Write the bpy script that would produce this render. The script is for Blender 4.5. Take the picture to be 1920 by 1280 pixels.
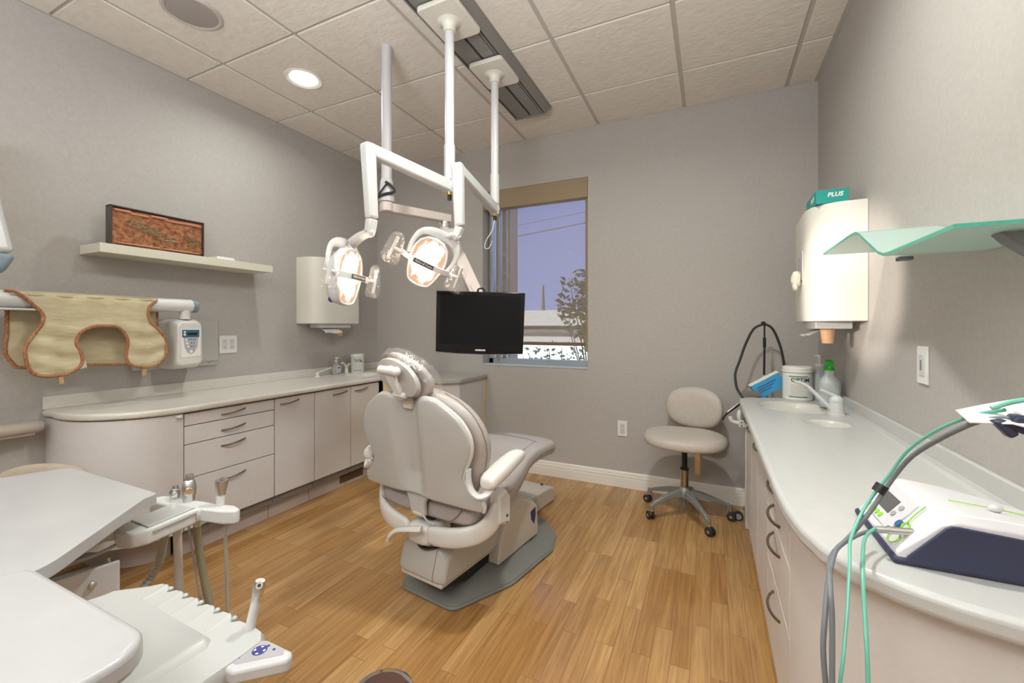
import bpy, bmesh, math, random
from mathutils import Vector, Matrix, Euler
for o in list(bpy.data.objects): bpy.data.objects.remove(o)
random.seed(7)
SC = bpy.context.scene; COL = SC.collection
PI = math.pi
# ------------------------------------------------------------------ camera, world, lights, exposure
F_PX, YAW, CAMZ = 796.7, 0.4374, 1.198
cam = bpy.data.cameras.new('camera'); cam.sensor_width = 36; cam.lens = F_PX/1920*36
cam.shift_y = -(640-612.2)/1920; cam.clip_start = 0.05; cam.clip_end = 200
co = bpy.data.objects.new('camera', cam); COL.objects.link(co)
co.location = (0, 0, CAMZ); co.rotation_euler = (PI/2, 0, YAW); SC.camera = co
SC.view_settings.view_transform = 'Standard'; SC.view_settings.look = 'None'
SC.view_settings.gamma = 1; SC.view_settings.exposure = 0.2; SC.view_settings.use_curve_mapping = False

w = bpy.data.worlds.new('sky'); SC.world = w; w.use_nodes = True
wn = w.node_tree; bg = wn.nodes['Background']
tc = wn.nodes.new('ShaderNodeTexCoord'); sp = wn.nodes.new('ShaderNodeSeparateXYZ'); cr = wn.nodes.new('ShaderNodeValToRGB')
wn.links.new(tc.outputs['Generated'], sp.inputs[0]); wn.links.new(sp.outputs[2], cr.inputs[0]); wn.links.new(cr.outputs[0], bg.inputs[0])
cr.color_ramp.elements[0].color = (0.42, 0.52, 1.0, 1); cr.color_ramp.elements[1].color = (0.16, 0.26, 0.85, 1); cr.color_ramp.elements[1].position = 0.75
bg.inputs[1].default_value = 1.3

XL, XR, YB, YF, ZC = -2.976, 0.612, 3.232, -1.9, 2.743

def light(name, kind, loc, energy, color=(1, 1, 1), rot=(0, 0, 0), **kw):
    l = bpy.data.lights.new(name, kind); l.energy = energy; l.color = color
    for k, v in kw.items(): setattr(l, k, v)
    o = bpy.data.objects.new(name, l); COL.objects.link(o); o.location = loc; o.rotation_euler = rot
    return o
def aim(o, target):
    d = Vector(target)-Vector(o.location); o.rotation_euler = d.to_track_quat('-Z', 'Y').to_euler()
SUN = light('sun', 'SUN', (0, -5, 8), 24.0, (1, 0.96, 0.88), (math.radians(52), 0, math.radians(-18)), angle=0.01)
DOWN_SPOTS = [(-2.30, 1.851), (-2.30, -1.0), (-0.28, 1.38), (-0.20, -1.2)]   # ceiling downlights, first is in view, the rest added unseen as fill
DOWN_W = [7, 9, 22, 8]
TROFF = [(-1.08, -1.3)]                                          # fill panels added to the ceiling, unseen behind the camera
FILL_PANEL_W = 9
BOUNCE = light('bounce_fill', 'AREA', (-0.55, -0.55, 1.60), 95, (0.86, 0.94, 1.0), (PI, 0, 0), shape='DISK', size=0.9)   # unseen fill added behind the camera, turned up to brighten the ceiling

# ------------------------------------------------------------------ materials
MATS = {}
def mat(name, col, rough=0.5, metal=0.0, **kw):
    if name in MATS: return MATS[name]
    m = bpy.data.materials.new(name); m.use_nodes = True; b = m.node_tree.nodes['Principled BSDF']
    b.inputs['Base Color'].default_value = (*col, 1); b.inputs['Roughness'].default_value = rough; b.inputs['Metallic'].default_value = metal
    if 'emit' in kw: b.inputs['Emission Color'].default_value = (*kw['emit'], 1); b.inputs['Emission Strength'].default_value = kw.get('es', 1)
    if 'trans' in kw: b.inputs['Transmission Weight'].default_value = kw['trans']
    if 'ior' in kw: b.inputs['IOR'].default_value = kw['ior']
    if 'coat' in kw: b.inputs['Coat Weight'].default_value = kw['coat']
    if 'spec' in kw: b.inputs['Specular IOR Level'].default_value = kw['spec']
    if 'alpha' in kw: b.inputs['Alpha'].default_value = kw['alpha']
    MATS[name] = m; return m
def noisy(name, c1, c2, scale=30, rough=0.5, bump=0.0, bscale=None, stretch=(1, 1, 1), detail=4, **kw):
    if name in MATS: return MATS[name]
    m = mat(name, c1, rough, **kw); nt = m.node_tree; b = nt.nodes['Principled BSDF']
    tc = nt.nodes.new('ShaderNodeTexCoord'); mp = nt.nodes.new('ShaderNodeMapping'); mp.inputs['Scale'].default_value = stretch
    nt.links.new(tc.outputs['Object'], mp.inputs[0])
    n = nt.nodes.new('ShaderNodeTexNoise'); n.inputs['Scale'].default_value = scale; n.inputs['Detail'].default_value = detail
    nt.links.new(mp.outputs[0], n.inputs[0])
    r = nt.nodes.new('ShaderNodeValToRGB'); r.color_ramp.elements[0].color = (*c1, 1); r.color_ramp.elements[1].color = (*c2, 1)
    r.color_ramp.elements[0].position = 0.35; r.color_ramp.elements[1].position = 0.65
    nt.links.new(n.outputs[0], r.inputs[0]); nt.links.new(r.outputs[0], b.inputs['Base Color'])
    if bump:
        n2 = nt.nodes.new('ShaderNodeTexNoise'); n2.inputs['Scale'].default_value = bscale or scale; n2.inputs['Detail'].default_value = 6
        nt.links.new(mp.outputs[0], n2.inputs[0])
        bp = nt.nodes.new('ShaderNodeBump'); bp.inputs['Strength'].default_value = bump; bp.inputs['Distance'].default_value = 0.004
        nt.links.new(n2.outputs[0], bp.inputs['Height']); nt.links.new(bp.outputs[0], b.inputs['Normal'])
    return m
M_WALL = noisy('painted_wall', (0.44, 0.41, 0.385), (0.47, 0.44, 0.412), 60, 0.55, 0.35, 260)
M_TRIM = mat('white_trim_paint', (0.80, 0.76, 0.70), 0.4)
M_CEIL = noisy('ceiling_tile', (0.74, 0.675, 0.60), (0.79, 0.725, 0.65), 18, 0.85, 0.9, 22, (1, 1.6, 1))
M_TBAR = mat('ceiling_grid_metal', (0.50, 0.46, 0.41), 0.5)
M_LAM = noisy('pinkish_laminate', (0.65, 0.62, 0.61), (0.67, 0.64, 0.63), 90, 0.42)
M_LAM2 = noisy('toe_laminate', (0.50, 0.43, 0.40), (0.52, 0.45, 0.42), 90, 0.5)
M_TOP = noisy('solid_surface', (0.52, 0.518, 0.508), (0.54, 0.538, 0.528), 40, 0.3)
M_GAP = mat('dark_gap', (0.06, 0.045, 0.04), 0.7)
M_PULL = mat('brushed_bronze_pull', (0.30, 0.26, 0.22), 0.32, 1.0)
M_WHITE = mat('white_plastic', (0.80, 0.78, 0.75), 0.3)
M_WHITEM = mat('white_enamel', (0.63, 0.63, 0.63), 0.28, coat=0.3)
M_IVORY = mat('ivory_plastic', (0.74, 0.70, 0.62), 0.4)
M_PINKM = mat('pinkish_enamel', (0.66, 0.57, 0.53), 0.35)
M_GREYP = mat('grey_pole_paint', (0.56, 0.54, 0.56), 0.35)
M_TRACK = mat('grey_track', (0.28, 0.265, 0.25), 0.45, 0.3)
M_BLACK = mat('black_plastic', (0.012, 0.012, 0.013), 0.35)
M_RUBBER = mat('black_rubber', (0.02, 0.02, 0.022), 0.55)
M_CHROME = mat('chrome', (0.80, 0.79, 0.78), 0.12, 1.0)
M_STEEL = mat('brushed_steel', (0.62, 0.61, 0.60), 0.32, 1.0)
M_SHELL = mat('pearl_grey_shell', (0.47, 0.465, 0.45), 0.32, coat=0.25)
M_SHELLW = mat('glossy_off_white_shell', (0.66, 0.645, 0.625), 0.22, coat=0.4)
M_VINYL = noisy('mauve_grey_vinyl', (0.40, 0.36, 0.345), (0.43, 0.385, 0.37), 40, 0.38, 0.15, 300)
M_VINYL2 = noisy('beige_grey_vinyl', (0.47, 0.42, 0.375), (0.50, 0.45, 0.40), 40, 0.45, 0.15, 300)
M_BASE = mat('beige_base_plastic', (0.60, 0.56, 0.50), 0.38)
M_PLATE = mat('grey_floor_plate', (0.20, 0.20, 0.19), 0.36)
M_SEAM = mat('seam_line', (0.24, 0.20, 0.18), 0.6)
M_STOOLM = mat('grey_cast_metal', (0.24, 0.245, 0.235), 0.45, 0.35)
M_TAN = noisy('olive_tan_cloth', (0.50, 0.43, 0.27), (0.56, 0.49, 0.32), 14, 0.7, 0.8, 26, (1, 1, 3.0))
M_PIPE = noisy('rust_braid', (0.24, 0.095, 0.04), (0.44, 0.21, 0.10), 130, 0.7)
M_XRAY = mat('cool_white_plastic', (0.68, 0.67, 0.67), 0.35)
M_BLUEG = mat('blue_grey_cap', (0.20, 0.27, 0.31), 0.45)
M_BLUE = mat('blue_print', (0.03, 0.12, 0.30), 0.5)
M_NAVY = mat('navy_print', (0.02, 0.03, 0.16), 0.5)
M_INK = mat('dark_ink', (0.03, 0.03, 0.03), 0.6)
M_DKTXT = mat('grey_ink', (0.2, 0.2, 0.2), 0.6)
M_GREENI = mat('green_ink', (0.05, 0.22, 0.09), 0.6)
M_LIME = mat('lime_print', (0.28, 0.62, 0.06), 0.5)
M_PAPER = mat('white_paper', (0.84, 0.82, 0.79), 0.8)
M_CUP = mat('peach_cup', (0.80, 0.47, 0.27), 0.45)
M_TEAL = mat('teal_carton', (0.01, 0.30, 0.27), 0.5)
M_BLUEBOX = mat('sky_blue_carton', (0.05, 0.33, 0.62), 0.5)
M_GREENCAP = mat('bright_green_cap', (0.02, 0.42, 0.02), 0.35)
M_HDPE = mat('frosted_bottle', (0.62, 0.66, 0.68), 0.35, trans=0.25)
M_HOSE = mat('grey_beige_hose', (0.40, 0.385, 0.33), 0.5)
M_HOSEG = mat('slate_hose', (0.17, 0.19, 0.21), 0.5)
M_TEALT = mat('translucent_teal_tube', (0.22, 0.66, 0.52), 0.3, trans=0.3)
M_MID = mat('midnight_blue_plastic', (0.035, 0.04, 0.085), 0.5)
M_SHADEF = mat('tan_fascia', (0.33, 0.25, 0.155), 0.7)
M_ALU = mat('window_aluminium', (0.42, 0.47, 0.50), 0.35, 0.5)
M_WOODEDGE = mat('pale_wood_edge', (0.70, 0.52, 0.28), 0.5)
M_SINK = mat('sink_bowl', (0.62, 0.60, 0.55), 0.3)
M_GREYTOP = mat('grey_worktop', (0.40, 0.38, 0.34), 0.35)
M_SPK = mat('speaker_mesh', (0.36, 0.32, 0.29), 0.8)

def floor_mat():
    m = bpy.data.materials.new('wood_laminate_floor'); m.use_nodes = True; nt = m.node_tree; b = nt.nodes['Principled BSDF']; L = nt.links
    tc = nt.nodes.new('ShaderNodeTexCoord'); sx = nt.nodes.new('ShaderNodeSeparateXYZ'); cx = nt.nodes.new('ShaderNodeCombineXYZ')
    L.new(tc.outputs['Object'], sx.inputs[0]); L.new(sx.outputs[1], cx.inputs[0]); L.new(sx.outputs[0], cx.inputs[1])
    def brick(w, h, off, c1, c2, mortar, ms):
        k = nt.nodes.new('ShaderNodeTexBrick'); k.inputs['Scale'].default_value = 1; k.inputs['Brick Width'].default_value = w
        k.inputs['Row Height'].default_value = h; k.inputs['Mortar Size'].default_value = ms; k.inputs['Bias'].default_value = 0
        k.offset = off; k.offset_frequency = 2; k.squash = 0.72; k.squash_frequency = 3
        k.inputs['Color1'].default_value = (*c1, 1); k.inputs['Color2'].default_value = (*c2, 1); k.inputs['Mortar'].default_value = (*mortar, 1)
        L.new(cx.outputs[0], k.inputs[0]); return k
    k = brick(0.62, 0.066, 0.41, (0.385, 0.205, 0.072), (0.53, 0.32, 0.135), (0.30, 0.155, 0.06), 0.0012)
    mp = nt.nodes.new('ShaderNodeMapping'); mp.inputs['Scale'].default_value = (1.3, 22, 1); L.new(cx.outputs[0], mp.inputs[0])
    # shift the grain from strip to strip with the strip colour
    add = nt.nodes.new('ShaderNodeVectorMath'); add.operation = 'MULTIPLY_ADD'
    L.new(k.outputs[0], add.inputs[0]); add.inputs[1].default_value = (40, 40, 40); L.new(mp.outputs[0], add.inputs[2])
    n = nt.nodes.new('ShaderNodeTexNoise'); n.inputs['Scale'].default_value = 2.6; n.inputs['Detail'].default_value = 7; n.inputs['Distortion'].default_value = 0.8
    L.new(add.outputs[0], n.inputs[0])
    r = nt.nodes.new('ShaderNodeValToRGB'); r.color_ramp.elements[0].position = 0.3; r.color_ramp.elements[1].position = 0.72
    r.color_ramp.elements[0].color = (0.66, 0.60, 0.55, 1); r.color_ramp.elements[1].color = (1.12, 1.1, 1.08, 1)
    L.new(n.outputs[0], r.inputs[0])
    mx = nt.nodes.new('ShaderNodeMix'); mx.data_type = 'RGBA'; mx.blend_type = 'MULTIPLY'; mx.inputs[0].default_value = 0.85
    L.new(k.outputs[0], mx.inputs[6]); L.new(r.outputs[0], mx.inputs[7]); L.new(mx.outputs[2], b.inputs['Base Color'])
    b.inputs['Roughness'].default_value = 0.17
    n2 = nt.nodes.new('ShaderNodeTexNoise'); n2.inputs['Scale'].default_value = 6; n2.inputs['Detail'].default_value = 5; L.new(add.outputs[0], n2.inputs[0])
    bp = nt.nodes.new('ShaderNodeBump'); bp.inputs['Strength'].default_value = 0.25; bp.inputs['Distance'].default_value = 0.001
    L.new(n2.outputs[0], bp.inputs['Height']); L.new(bp.outputs[0], b.inputs['Normal'])
    return m
def mix_transparent(name, col, fac, rough=0.6, glossy=False):
    """fac = share of the opaque shader"""
    m = bpy.data.materials.new(name); m.use_nodes = True; nt = m.node_tree; nt.nodes.clear()
    out = nt.nodes.new('ShaderNodeOutputMaterial'); mx = nt.nodes.new('ShaderNodeMixShader'); t = nt.nodes.new('ShaderNodeBsdfTransparent')
    if glossy:
        s = nt.nodes.new('ShaderNodeBsdfGlossy'); s.inputs['Roughness'].default_value = rough; s.inputs['Color'].default_value = (*col, 1)
        n = nt.nodes.new('ShaderNodeTexNoise'); n.inputs['Scale'].default_value = 45; tcn = nt.nodes.new('ShaderNodeTexCoord')
        nt.links.new(tcn.outputs['Object'], n.inputs[0]); b = nt.nodes.new('ShaderNodeBump'); b.inputs['Strength'].default_value = 1; b.inputs['Distance'].default_value = 0.01
        nt.links.new(n.outputs[0], b.inputs['Height']); nt.links.new(b.outputs[0], s.inputs['Normal'])
        d = nt.nodes.new('ShaderNodeBsdfDiffuse'); d.inputs['Color'].default_value = (*col, 1)
        m2 = nt.nodes.new('ShaderNodeMixShader'); m2.inputs[0].default_value = 0.35
        nt.links.new(s.outputs[0], m2.inputs[1]); nt.links.new(d.outputs[0], m2.inputs[2]); s = m2
    else:
        s = nt.nodes.new('ShaderNodeBsdfDiffuse'); s.inputs['Color'].default_value = (*col, 1)
    mx.inputs[0].default_value = fac
    nt.links.new(t.outputs[0], mx.inputs[1]); nt.links.new(s.outputs[0], mx.inputs[2]); nt.links.new(mx.outputs[0], out.inputs[0])
    return m
M_FILM = mix_transparent('clear_plastic_film', (0.95, 0.95, 0.97), 0.13, 0.08, True)
M_SHADE = mix_transparent('woven_roller_shade', (0.36, 0.30, 0.22), 0.42)
M_PANE = mix_transparent('window_glass', (0.9, 0.95, 1.0), 0.06, 0.02, True)

def emit_mat(name, c_mid, c_edge, s_mid, s_edge, rx, rz):
    m = bpy.data.materials.new(name); m.use_nodes = True; nt = m.node_tree; nt.nodes.clear(); L = nt.links
    out = nt.nodes.new('ShaderNodeOutputMaterial'); e = nt.nodes.new('ShaderNodeEmission'); tc = nt.nodes.new('ShaderNodeTexCoord')
    mp = nt.nodes.new('ShaderNodeMapping'); mp.inputs['Scale'].default_value = (1/rx, 0, 1/rz); L.new(tc.outputs['Object'], mp.inputs[0])
    n = nt.nodes.new('ShaderNodeTexNoise'); n.inputs['Scale'].default_value = 2.5; n.inputs['Detail'].default_value = 3; L.new(mp.outputs[0], n.inputs[0])
    ln = nt.nodes.new('ShaderNodeVectorMath'); ln.operation = 'LENGTH'; L.new(mp.outputs[0], ln.inputs[0])
    ma = nt.nodes.new('ShaderNodeMath'); ma.operation = 'MULTIPLY_ADD'; L.new(n.outputs[0], ma.inputs[0]); ma.inputs[1].default_value = 0.75; mr = nt.nodes.new('ShaderNodeMath'); mr.operation = 'MULTIPLY_ADD'; mr.inputs[1].default_value = 0.76; mr.inputs[2].default_value = 0.0; L.new(ln.outputs['Value'], mr.inputs[0]); L.new(mr.outputs[0], ma.inputs[2])
    r = nt.nodes.new('ShaderNodeValToRGB'); L.new(ma.outputs[0], r.inputs[0])
    r.color_ramp.elements[0].position = 0.80; r.color_ramp.elements[0].color = (*[c*s_mid for c in c_mid], 1)
    r.color_ramp.elements[1].position = 1.0; r.color_ramp.elements[1].color = (*[c*s_edge for c in c_edge], 1)
    L.new(r.outputs[0], e.inputs[0]); e.inputs[1].default_value = 1; L.new(e.outputs[0], out.inputs[0])
    return m
M_REFL = emit_mat('lit_reflector', (1, 0.94, 0.85), (1.0, 0.58, 0.36), 2.6, 0.80, 0.080, 0.125)
M_DLIT = mat('lit_downlight', (1, 1, 1), 0.5, emit=(0.95, 1.0, 0.93), es=9)

# ------------------------------------------------------------------ mesh helpers
class G:
    def __init__(s): s.b = bmesh.new()
    def _add(s, verts, faces, mi=0):
        vs = [s.b.verts.new(v) for v in verts]; s.b.verts.index_update()
        out = []
        for f in faces:
            try: fc = s.b.faces.new([vs[i] for i in f]); fc.material_index = mi; out.append(fc)
            except ValueError: pass
        return out
    def box(s, x0, x1, y0, y1, z0, z1, M=None, mi=0):
        v = [Vector((x, y, z)) for z in (z0, z1) for y in (y0, y1) for x in (x0, x1)]
        if M: v = [M @ p for p in v]
        s._add(v, [(0, 2, 3, 1), (4, 5, 7, 6), (0, 1, 5, 4), (2, 6, 7, 3), (0, 4, 6, 2), (1, 3, 7, 5)], mi); return s
    def cyl(s, p0, p1, r0, r1=None, n=20, mi=0, caps=True):
        r1 = r0 if r1 is None else r1; p0 = Vector(p0); p1 = Vector(p1); d = (p1-p0).normalized()
        a = d.orthogonal().normalized(); c = d.cross(a)
        v = []
        for p, r in ((p0, r0), (p1, r1)):
            for i in range(n): t = 2*PI*i/n; v.append(p+a*math.cos(t)*r+c*math.sin(t)*r)
        f = [(i, (i+1) % n, n+(i+1) % n, n+i) for i in range(n)]
        if caps: f += [tuple(reversed(range(n))), tuple(range(n, 2*n))]
        s._add(v, f, mi); return s
    def tube(s, pts, r, n=10, smooth=4, closed=False, mi=0, flat=None):
        P = [Vector(p) for p in pts]
        if smooth > 1 and len(P) > 2:
            Q = []; m = len(P); rng = m if closed else m-1
            for i in range(rng):
                if closed: a, b, c, d = P[i-1], P[i], P[(i+1) % m], P[(i+2) % m]
                else: a, b, c, d = P[max(i-1, 0)], P[i], P[i+1], P[min(i+2, m-1)]
                for k in range(smooth):
                    t = k/smooth; Q.append(0.5*((2*b)+(-a+c)*t+(2*a-5*b+4*c-d)*t*t+(-a+3*b-3*c+d)*t**3))
            if not closed: Q.append(P[-1])
            P = Q
        m = len(P); rr = r if callable(r) else (lambda t: r)
        v = []; up = None
        for i, p in enumerate(P):
            if closed: d = (P[(i+1) % m]-P[i-1])
            else: d = P[min(i+1, m-1)]-P[max(i-1, 0)]
            d = d.normalized() if d.length > 1e-9 else Vector((0, 0, 1))
            if up is None: up = d.orthogonal().normalized() if flat is None else Vector(flat)
            a = (up-d*up.dot(d)); a = a.normalized() if a.length > 1e-6 else d.orthogonal().normalized()
            if flat is None: up = a
            c = d.cross(a); R = rr(i/(m-1)); R = R if isinstance(R, tuple) else (R, R)
            for k in range(n): t = 2*PI*k/n; v.append(p+a*math.cos(t)*R[0]+c*math.sin(t)*R[1])
        f = []
        for i in range(m if closed else m-1):
            j = (i+1) % m
            f += [(i*n+k, i*n+(k+1) % n, j*n+(k+1) % n, j*n+k) for k in range(n)]
        if not closed: f += [tuple(reversed(range(n))), tuple(range((m-1)*n, m*n))]
        s._add(v, f, mi); return s
    def prism(s, poly, h0, h1, fn, mi=0, cap0=0.0, cap1=0.0):
        """poly: list of (a,b); fn(a,b,h)->xyz"""
        n = len(poly); v = [Vector(fn(a, b, h0)) for a, b in poly]+[Vector(fn(a, b, h1)) for a, b in poly]
        f = [(i, (i+1) % n, n+(i+1) % n, n+i) for i in range(n)]+[tuple(reversed(range(n))), tuple(range(n, 2*n))]
        s._add(v, f, mi); return s
    def loft(s, rings, caps=True, closed=True, mi=0):
        n = len(rings[0]); v = [Vector(p) for r in rings for p in r]; f = []
        for i in range(len(rings)-1):
            for k in range(n if closed else n-1): f.append((i*n+k, i*n+(k+1) % n, (i+1)*n+(k+1) % n, (i+1)*n+k))
        if caps: f += [tuple(reversed(range(n))), tuple(range((len(rings)-1)*n, len(rings)*n))]
        s._add(v, f, mi); return s
    def lathe(s, prof, c=(0, 0, 0), n=28, M=None, mi=0):
        rings = []
        for r, z in prof: rings.append([Vector((math.cos(2*PI*k/n)*max(r, 1e-4), math.sin(2*PI*k/n)*max(r, 1e-4), z)) for k in range(n)])
        if M: rings = [[M @ p for p in q] for q in rings]
        else: rings = [[p+Vector(c) for p in q] for q in rings]
        return s.loft(rings, mi=mi)
    def ell(s, c, rx, ry, rz, n=20, m=12, M=None, e=1.0, mi=0):
        def sg(x, p): return math.copysign(abs(x)**p, x)
        rings = []
        for i in range(1, m):
            ph = -PI/2+PI*i/m
            rings.append([Vector((c[0]+rx*sg(math.cos(ph), e)*sg(math.cos(2*PI*k/n), e), c[1]+ry*sg(math.cos(ph), e)*sg(math.sin(2*PI*k/n), e), c[2]+rz*sg(math.sin(ph), e))) for k in range(n)])
        if M: rings = [[M @ p for p in q] for q in rings]
        return s.loft(rings, mi=mi)
    def sheet(s, rows, mi=0):
        return s.loft(rows, caps=False, closed=False, mi=mi)
    def obj(s, name, m, parent=None, bevel=0, seg=3, sub=0, solid=0, smooth=True, loc=None, auto=35, world=False, offset=-1):
        bmesh.ops.recalc_face_normals(s.b, faces=s.b.faces) if not solid else None
        me = bpy.data.meshes.new(name); s.b.to_mesh(me); s.b.free()
        ms = m if isinstance(m, (list, tuple)) else [m]
        for q in ms: me.materials.append(q)
        o = bpy.data.objects.new(name, me); COL.objects.link(o)
        if solid: q = o.modifiers.new('s', 'SOLIDIFY'); q.thickness = solid; q.offset = offset
        if bevel: q = o.modifiers.new('b', 'BEVEL'); q.width = bevel; q.segments = seg; q.limit_method = 'ANGLE'; q.angle_limit = math.radians(32)
        if sub: q = o.modifiers.new('u', 'SUBSURF'); q.levels = sub; q.render_levels = sub
        if smooth:
            for p in me.polygons: p.use_smooth = True
            try: me.set_sharp_from_angle(angle=math.radians(auto if not sub else 180))
            except Exception: pass
        if parent:
            o.parent = parent
            if parent in WORLD or world: o.matrix_parent_inverse = WM[parent].inverted()
        WM[o] = Matrix.Identity(4)
        return o
WORLD = set(); WM = {}
def thing(name, label, cat, loc=(0, 0, 0), rotz=0, group=None, world=False, rot=None):
    o = bpy.data.objects.new(name, None); COL.objects.link(o); o.empty_display_size = 0.1
    o.location = loc; o.rotation_euler = rot or (0, 0, rotz); o['label'] = label; o['category'] = cat
    if group: o['group'] = group
    WM[o] = Matrix.Translation(loc) @ (Euler(rot) if rot else Euler((0, 0, rotz))).to_matrix().to_4x4()
    if world: WORLD.add(o)
    return o
def tag(o, label, cat, group=None):
    o['label'] = label; o['category'] = cat
    if group: o['group'] = group
    return o
def struct(o): o['kind'] = 'structure'; return o
def dup(root, loc, rotz=None, label=None, scale=None):
    r = root.copy(); COL.objects.link(r); r.location = loc
    if rotz is not None: r.rotation_euler = (0, 0, rotz)
    if label: r['label'] = label
    for ch in list(root.children):
        c = ch.copy(); COL.objects.link(c); c.parent = r
        for g in list(ch.children): d = g.copy(); COL.objects.link(d); d.parent = c
    return r
def text(name, body, size, M, m, parent=None, world=True, sx=1.0, ext=0.0002, bold=0.0, align='CENTER', shear=0):
    c = bpy.data.curves.new(name, 'FONT'); c.body = body; c.size = size; c.extrude = ext; c.align_x = align; c.align_y = 'CENTER'; c.offset = bold; c.shear = shear
    c.resolution_u = 3
    o = bpy.data.objects.new(name, c); COL.objects.link(o)
    bpy.context.view_layer.update()
    me = bpy.data.meshes.new_from_object(o); bpy.data.objects.remove(o)
    me.materials.clear(); me.materials.append(m)
    me.transform(M @ Matrix.Diagonal((sx, 1, 1, 1)))
    o = bpy.data.objects.new(name, me); COL.objects.link(o); WM[o] = Matrix.Identity(4)
    if parent:
        o.parent = parent
        if parent in WORLD: o.matrix_parent_inverse = WM[parent].inverted()
    return o
def frame(o, x, y, z=None):
    """matrix with local x->x, local y->y at origin o"""
    x = Vector(x).normalized(); y = Vector(y).normalized(); z = x.cross(y)
    M = Matrix((x, y, z)).transposed().to_4x4(); M.translation = Vector(o); return M
def beam(g, p0, p1, w0, h0, w1, h1, side=None, mi=0):
    p0 = Vector(p0); p1 = Vector(p1); d = (p1-p0).normalized(); sd = Vector(side) if side else d.cross(Vector((0, 0, 1)))
    sd = (sd-d*sd.dot(d)).normalized(); u = sd.cross(d)
    rings = []
    for p, a, b in ((p0, w0, h0), (p1, w1, h1)):
        rings.append([p+sd*a*sx/2+u*b*sz/2 for sx, sz in ((-1, -1), (1, -1), (1, 1), (-1, 1))])
    g.loft(rings, mi=mi); return g
def arc_poly(pts_r):
    """polygon with rounded corners: list of (x,y,r)"""
    out = []; n = len(pts_r)
    for i, (x, y, r) in enumerate(pts_r):
        p = Vector((x, y)); a = Vector(pts_r[i-1][:2]); b = Vector(pts_r[(i+1) % n][:2])
        if r <= 0: out.append((x, y)); continue
        da = (a-p).normalized(); db = (b-p).normalized(); ang = da.angle(db); t = r/math.tan(ang/2)
        c = p+(da+db).normalized()*(r/math.sin(ang/2)); s0 = p+da*t-c; s1 = p+db*t-c
        a0 = math.atan2(s0.y, s0.x); a1 = math.atan2(s1.y, s1.x); dlt = (a1-a0+PI) % (2*PI)-PI
        for k in range(7): q = a0+dlt*k/6; out.append((c.x+r*math.cos(q), c.y+r*math.sin(q)))
    return out
XY = lambda a, b, h: (a, b, h)
YZ = lambda a, b, h: (h, a, b)
XZ = lambda a, b, h: (a, h, b)
# ------------------------------------------------------------------ room shell
T = 0.15
WX0, WX1, WZ0, WZ1 = -1.792, -0.863, 0.868, 2.362
g = G(); g.box(XL-T, XR+T, YF-T, YB+0.25, -0.1, 0); o = struct(g.obj('floor', floor_mat(), smooth=False))
g = G(); g.box(XL-T, XL, YF-T, YB+0.25, 0, ZC+0.3); struct(g.obj('wall_left', M_WALL, smooth=False))
g = G(); g.box(XR, XR+T, YF-T, YB+0.25, 0, ZC+0.3); struct(g.obj('wall_right', M_WALL, smooth=False))
g = G(); g.box(XL, XR, YF-T, YF, 0, ZC+0.3); struct(g.obj('wall_rear', M_WALL, smooth=False))
g = G()
g.box(XL, WX0, YB, YB+0.25, 0, ZC+0.3); g.box(WX1, XR, YB, YB+0.25, 0, ZC+0.3)
g.box(WX0, WX1, YB, YB+0.25, 0, WZ0); g.box(WX0, WX1, YB, YB+0.25, WZ1, ZC+0.3)
struct(g.obj('wall_back', M_WALL, smooth=False))
# suspended ceiling: one mesh of tiles, one of grid bars
CX0, CY0, CP = -2.606, 1.5497, 0.61
xs = [CX0+CP*i for i in range(0, 6)]; ys = [CY0+CP*j for j in range(-6, 3)]
xe = [XL]+xs+[XR]; ye = [YF]+ys+[YB]
g = G()
for i in range(len(xe)-1):
    for j in range(len(ye)-1):
        a0 = xe[i]+(0.011 if i > 0 else 0); a1 = xe[i+1]-(0.011 if i < len(xe)-2 else 0)
        b0 = ye[j]+(0.007 if j > 0 else 0); b1 = ye[j+1]-(0.007 if j < len(ye)-2 else 0)
        g.box(a0, a1, b0, b1, ZC, ZC+0.02)
struct(g.obj('ceiling', M_CEIL, smooth=False, bevel=0.004, seg=2))
g = G()
for x in xs: g.box(x-0.011, x+0.011, YF, YB, ZC+0.006, ZC+0.02)
for y in ys: g.box(XL, XR, y-0.007, y+0.007, ZC+0.0075, ZC+0.02)
g.box(XL, XL+0.012, YF, YB, ZC-0.001, ZC+0.004); g.box(XR-0.022, XR, YF, YB, ZC-0.002, ZC+0.004)
g.box(XL, XR, YF, YB, ZC+0.021, ZC+0.28)
struct(g.obj('trim_1', M_TBAR, smooth=False))
# baseboards with two grooves
def baseboard(name, fn, a0, a1):
    prof = [(0, 0), (0.016, 0), (0.016, 0.068), (0.013, 0.070), (0.013, 0.074), (0.0155, 0.076), (0.0155, 0.088), (0.011, 0.091), (0.011, 0.096), (0.013, 0.098), (0.010, 0.111), (0.004, 0.115), (0, 0.115)]
    g = G(); g.prism(prof, a0, a1, fn); return struct(g.obj(name, M_TRIM, smooth=False))
baseboard('baseboard_back', lambda a, b, h: (h, YB-a, b), -1.74, XR)
baseboard('baseboard_left', lambda a, b, h: (XL+a, h, b), YF, 0.90)
baseboard('baseboard_rear', lambda a, b, h: (h, YF+a, b), XL, XR)
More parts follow.
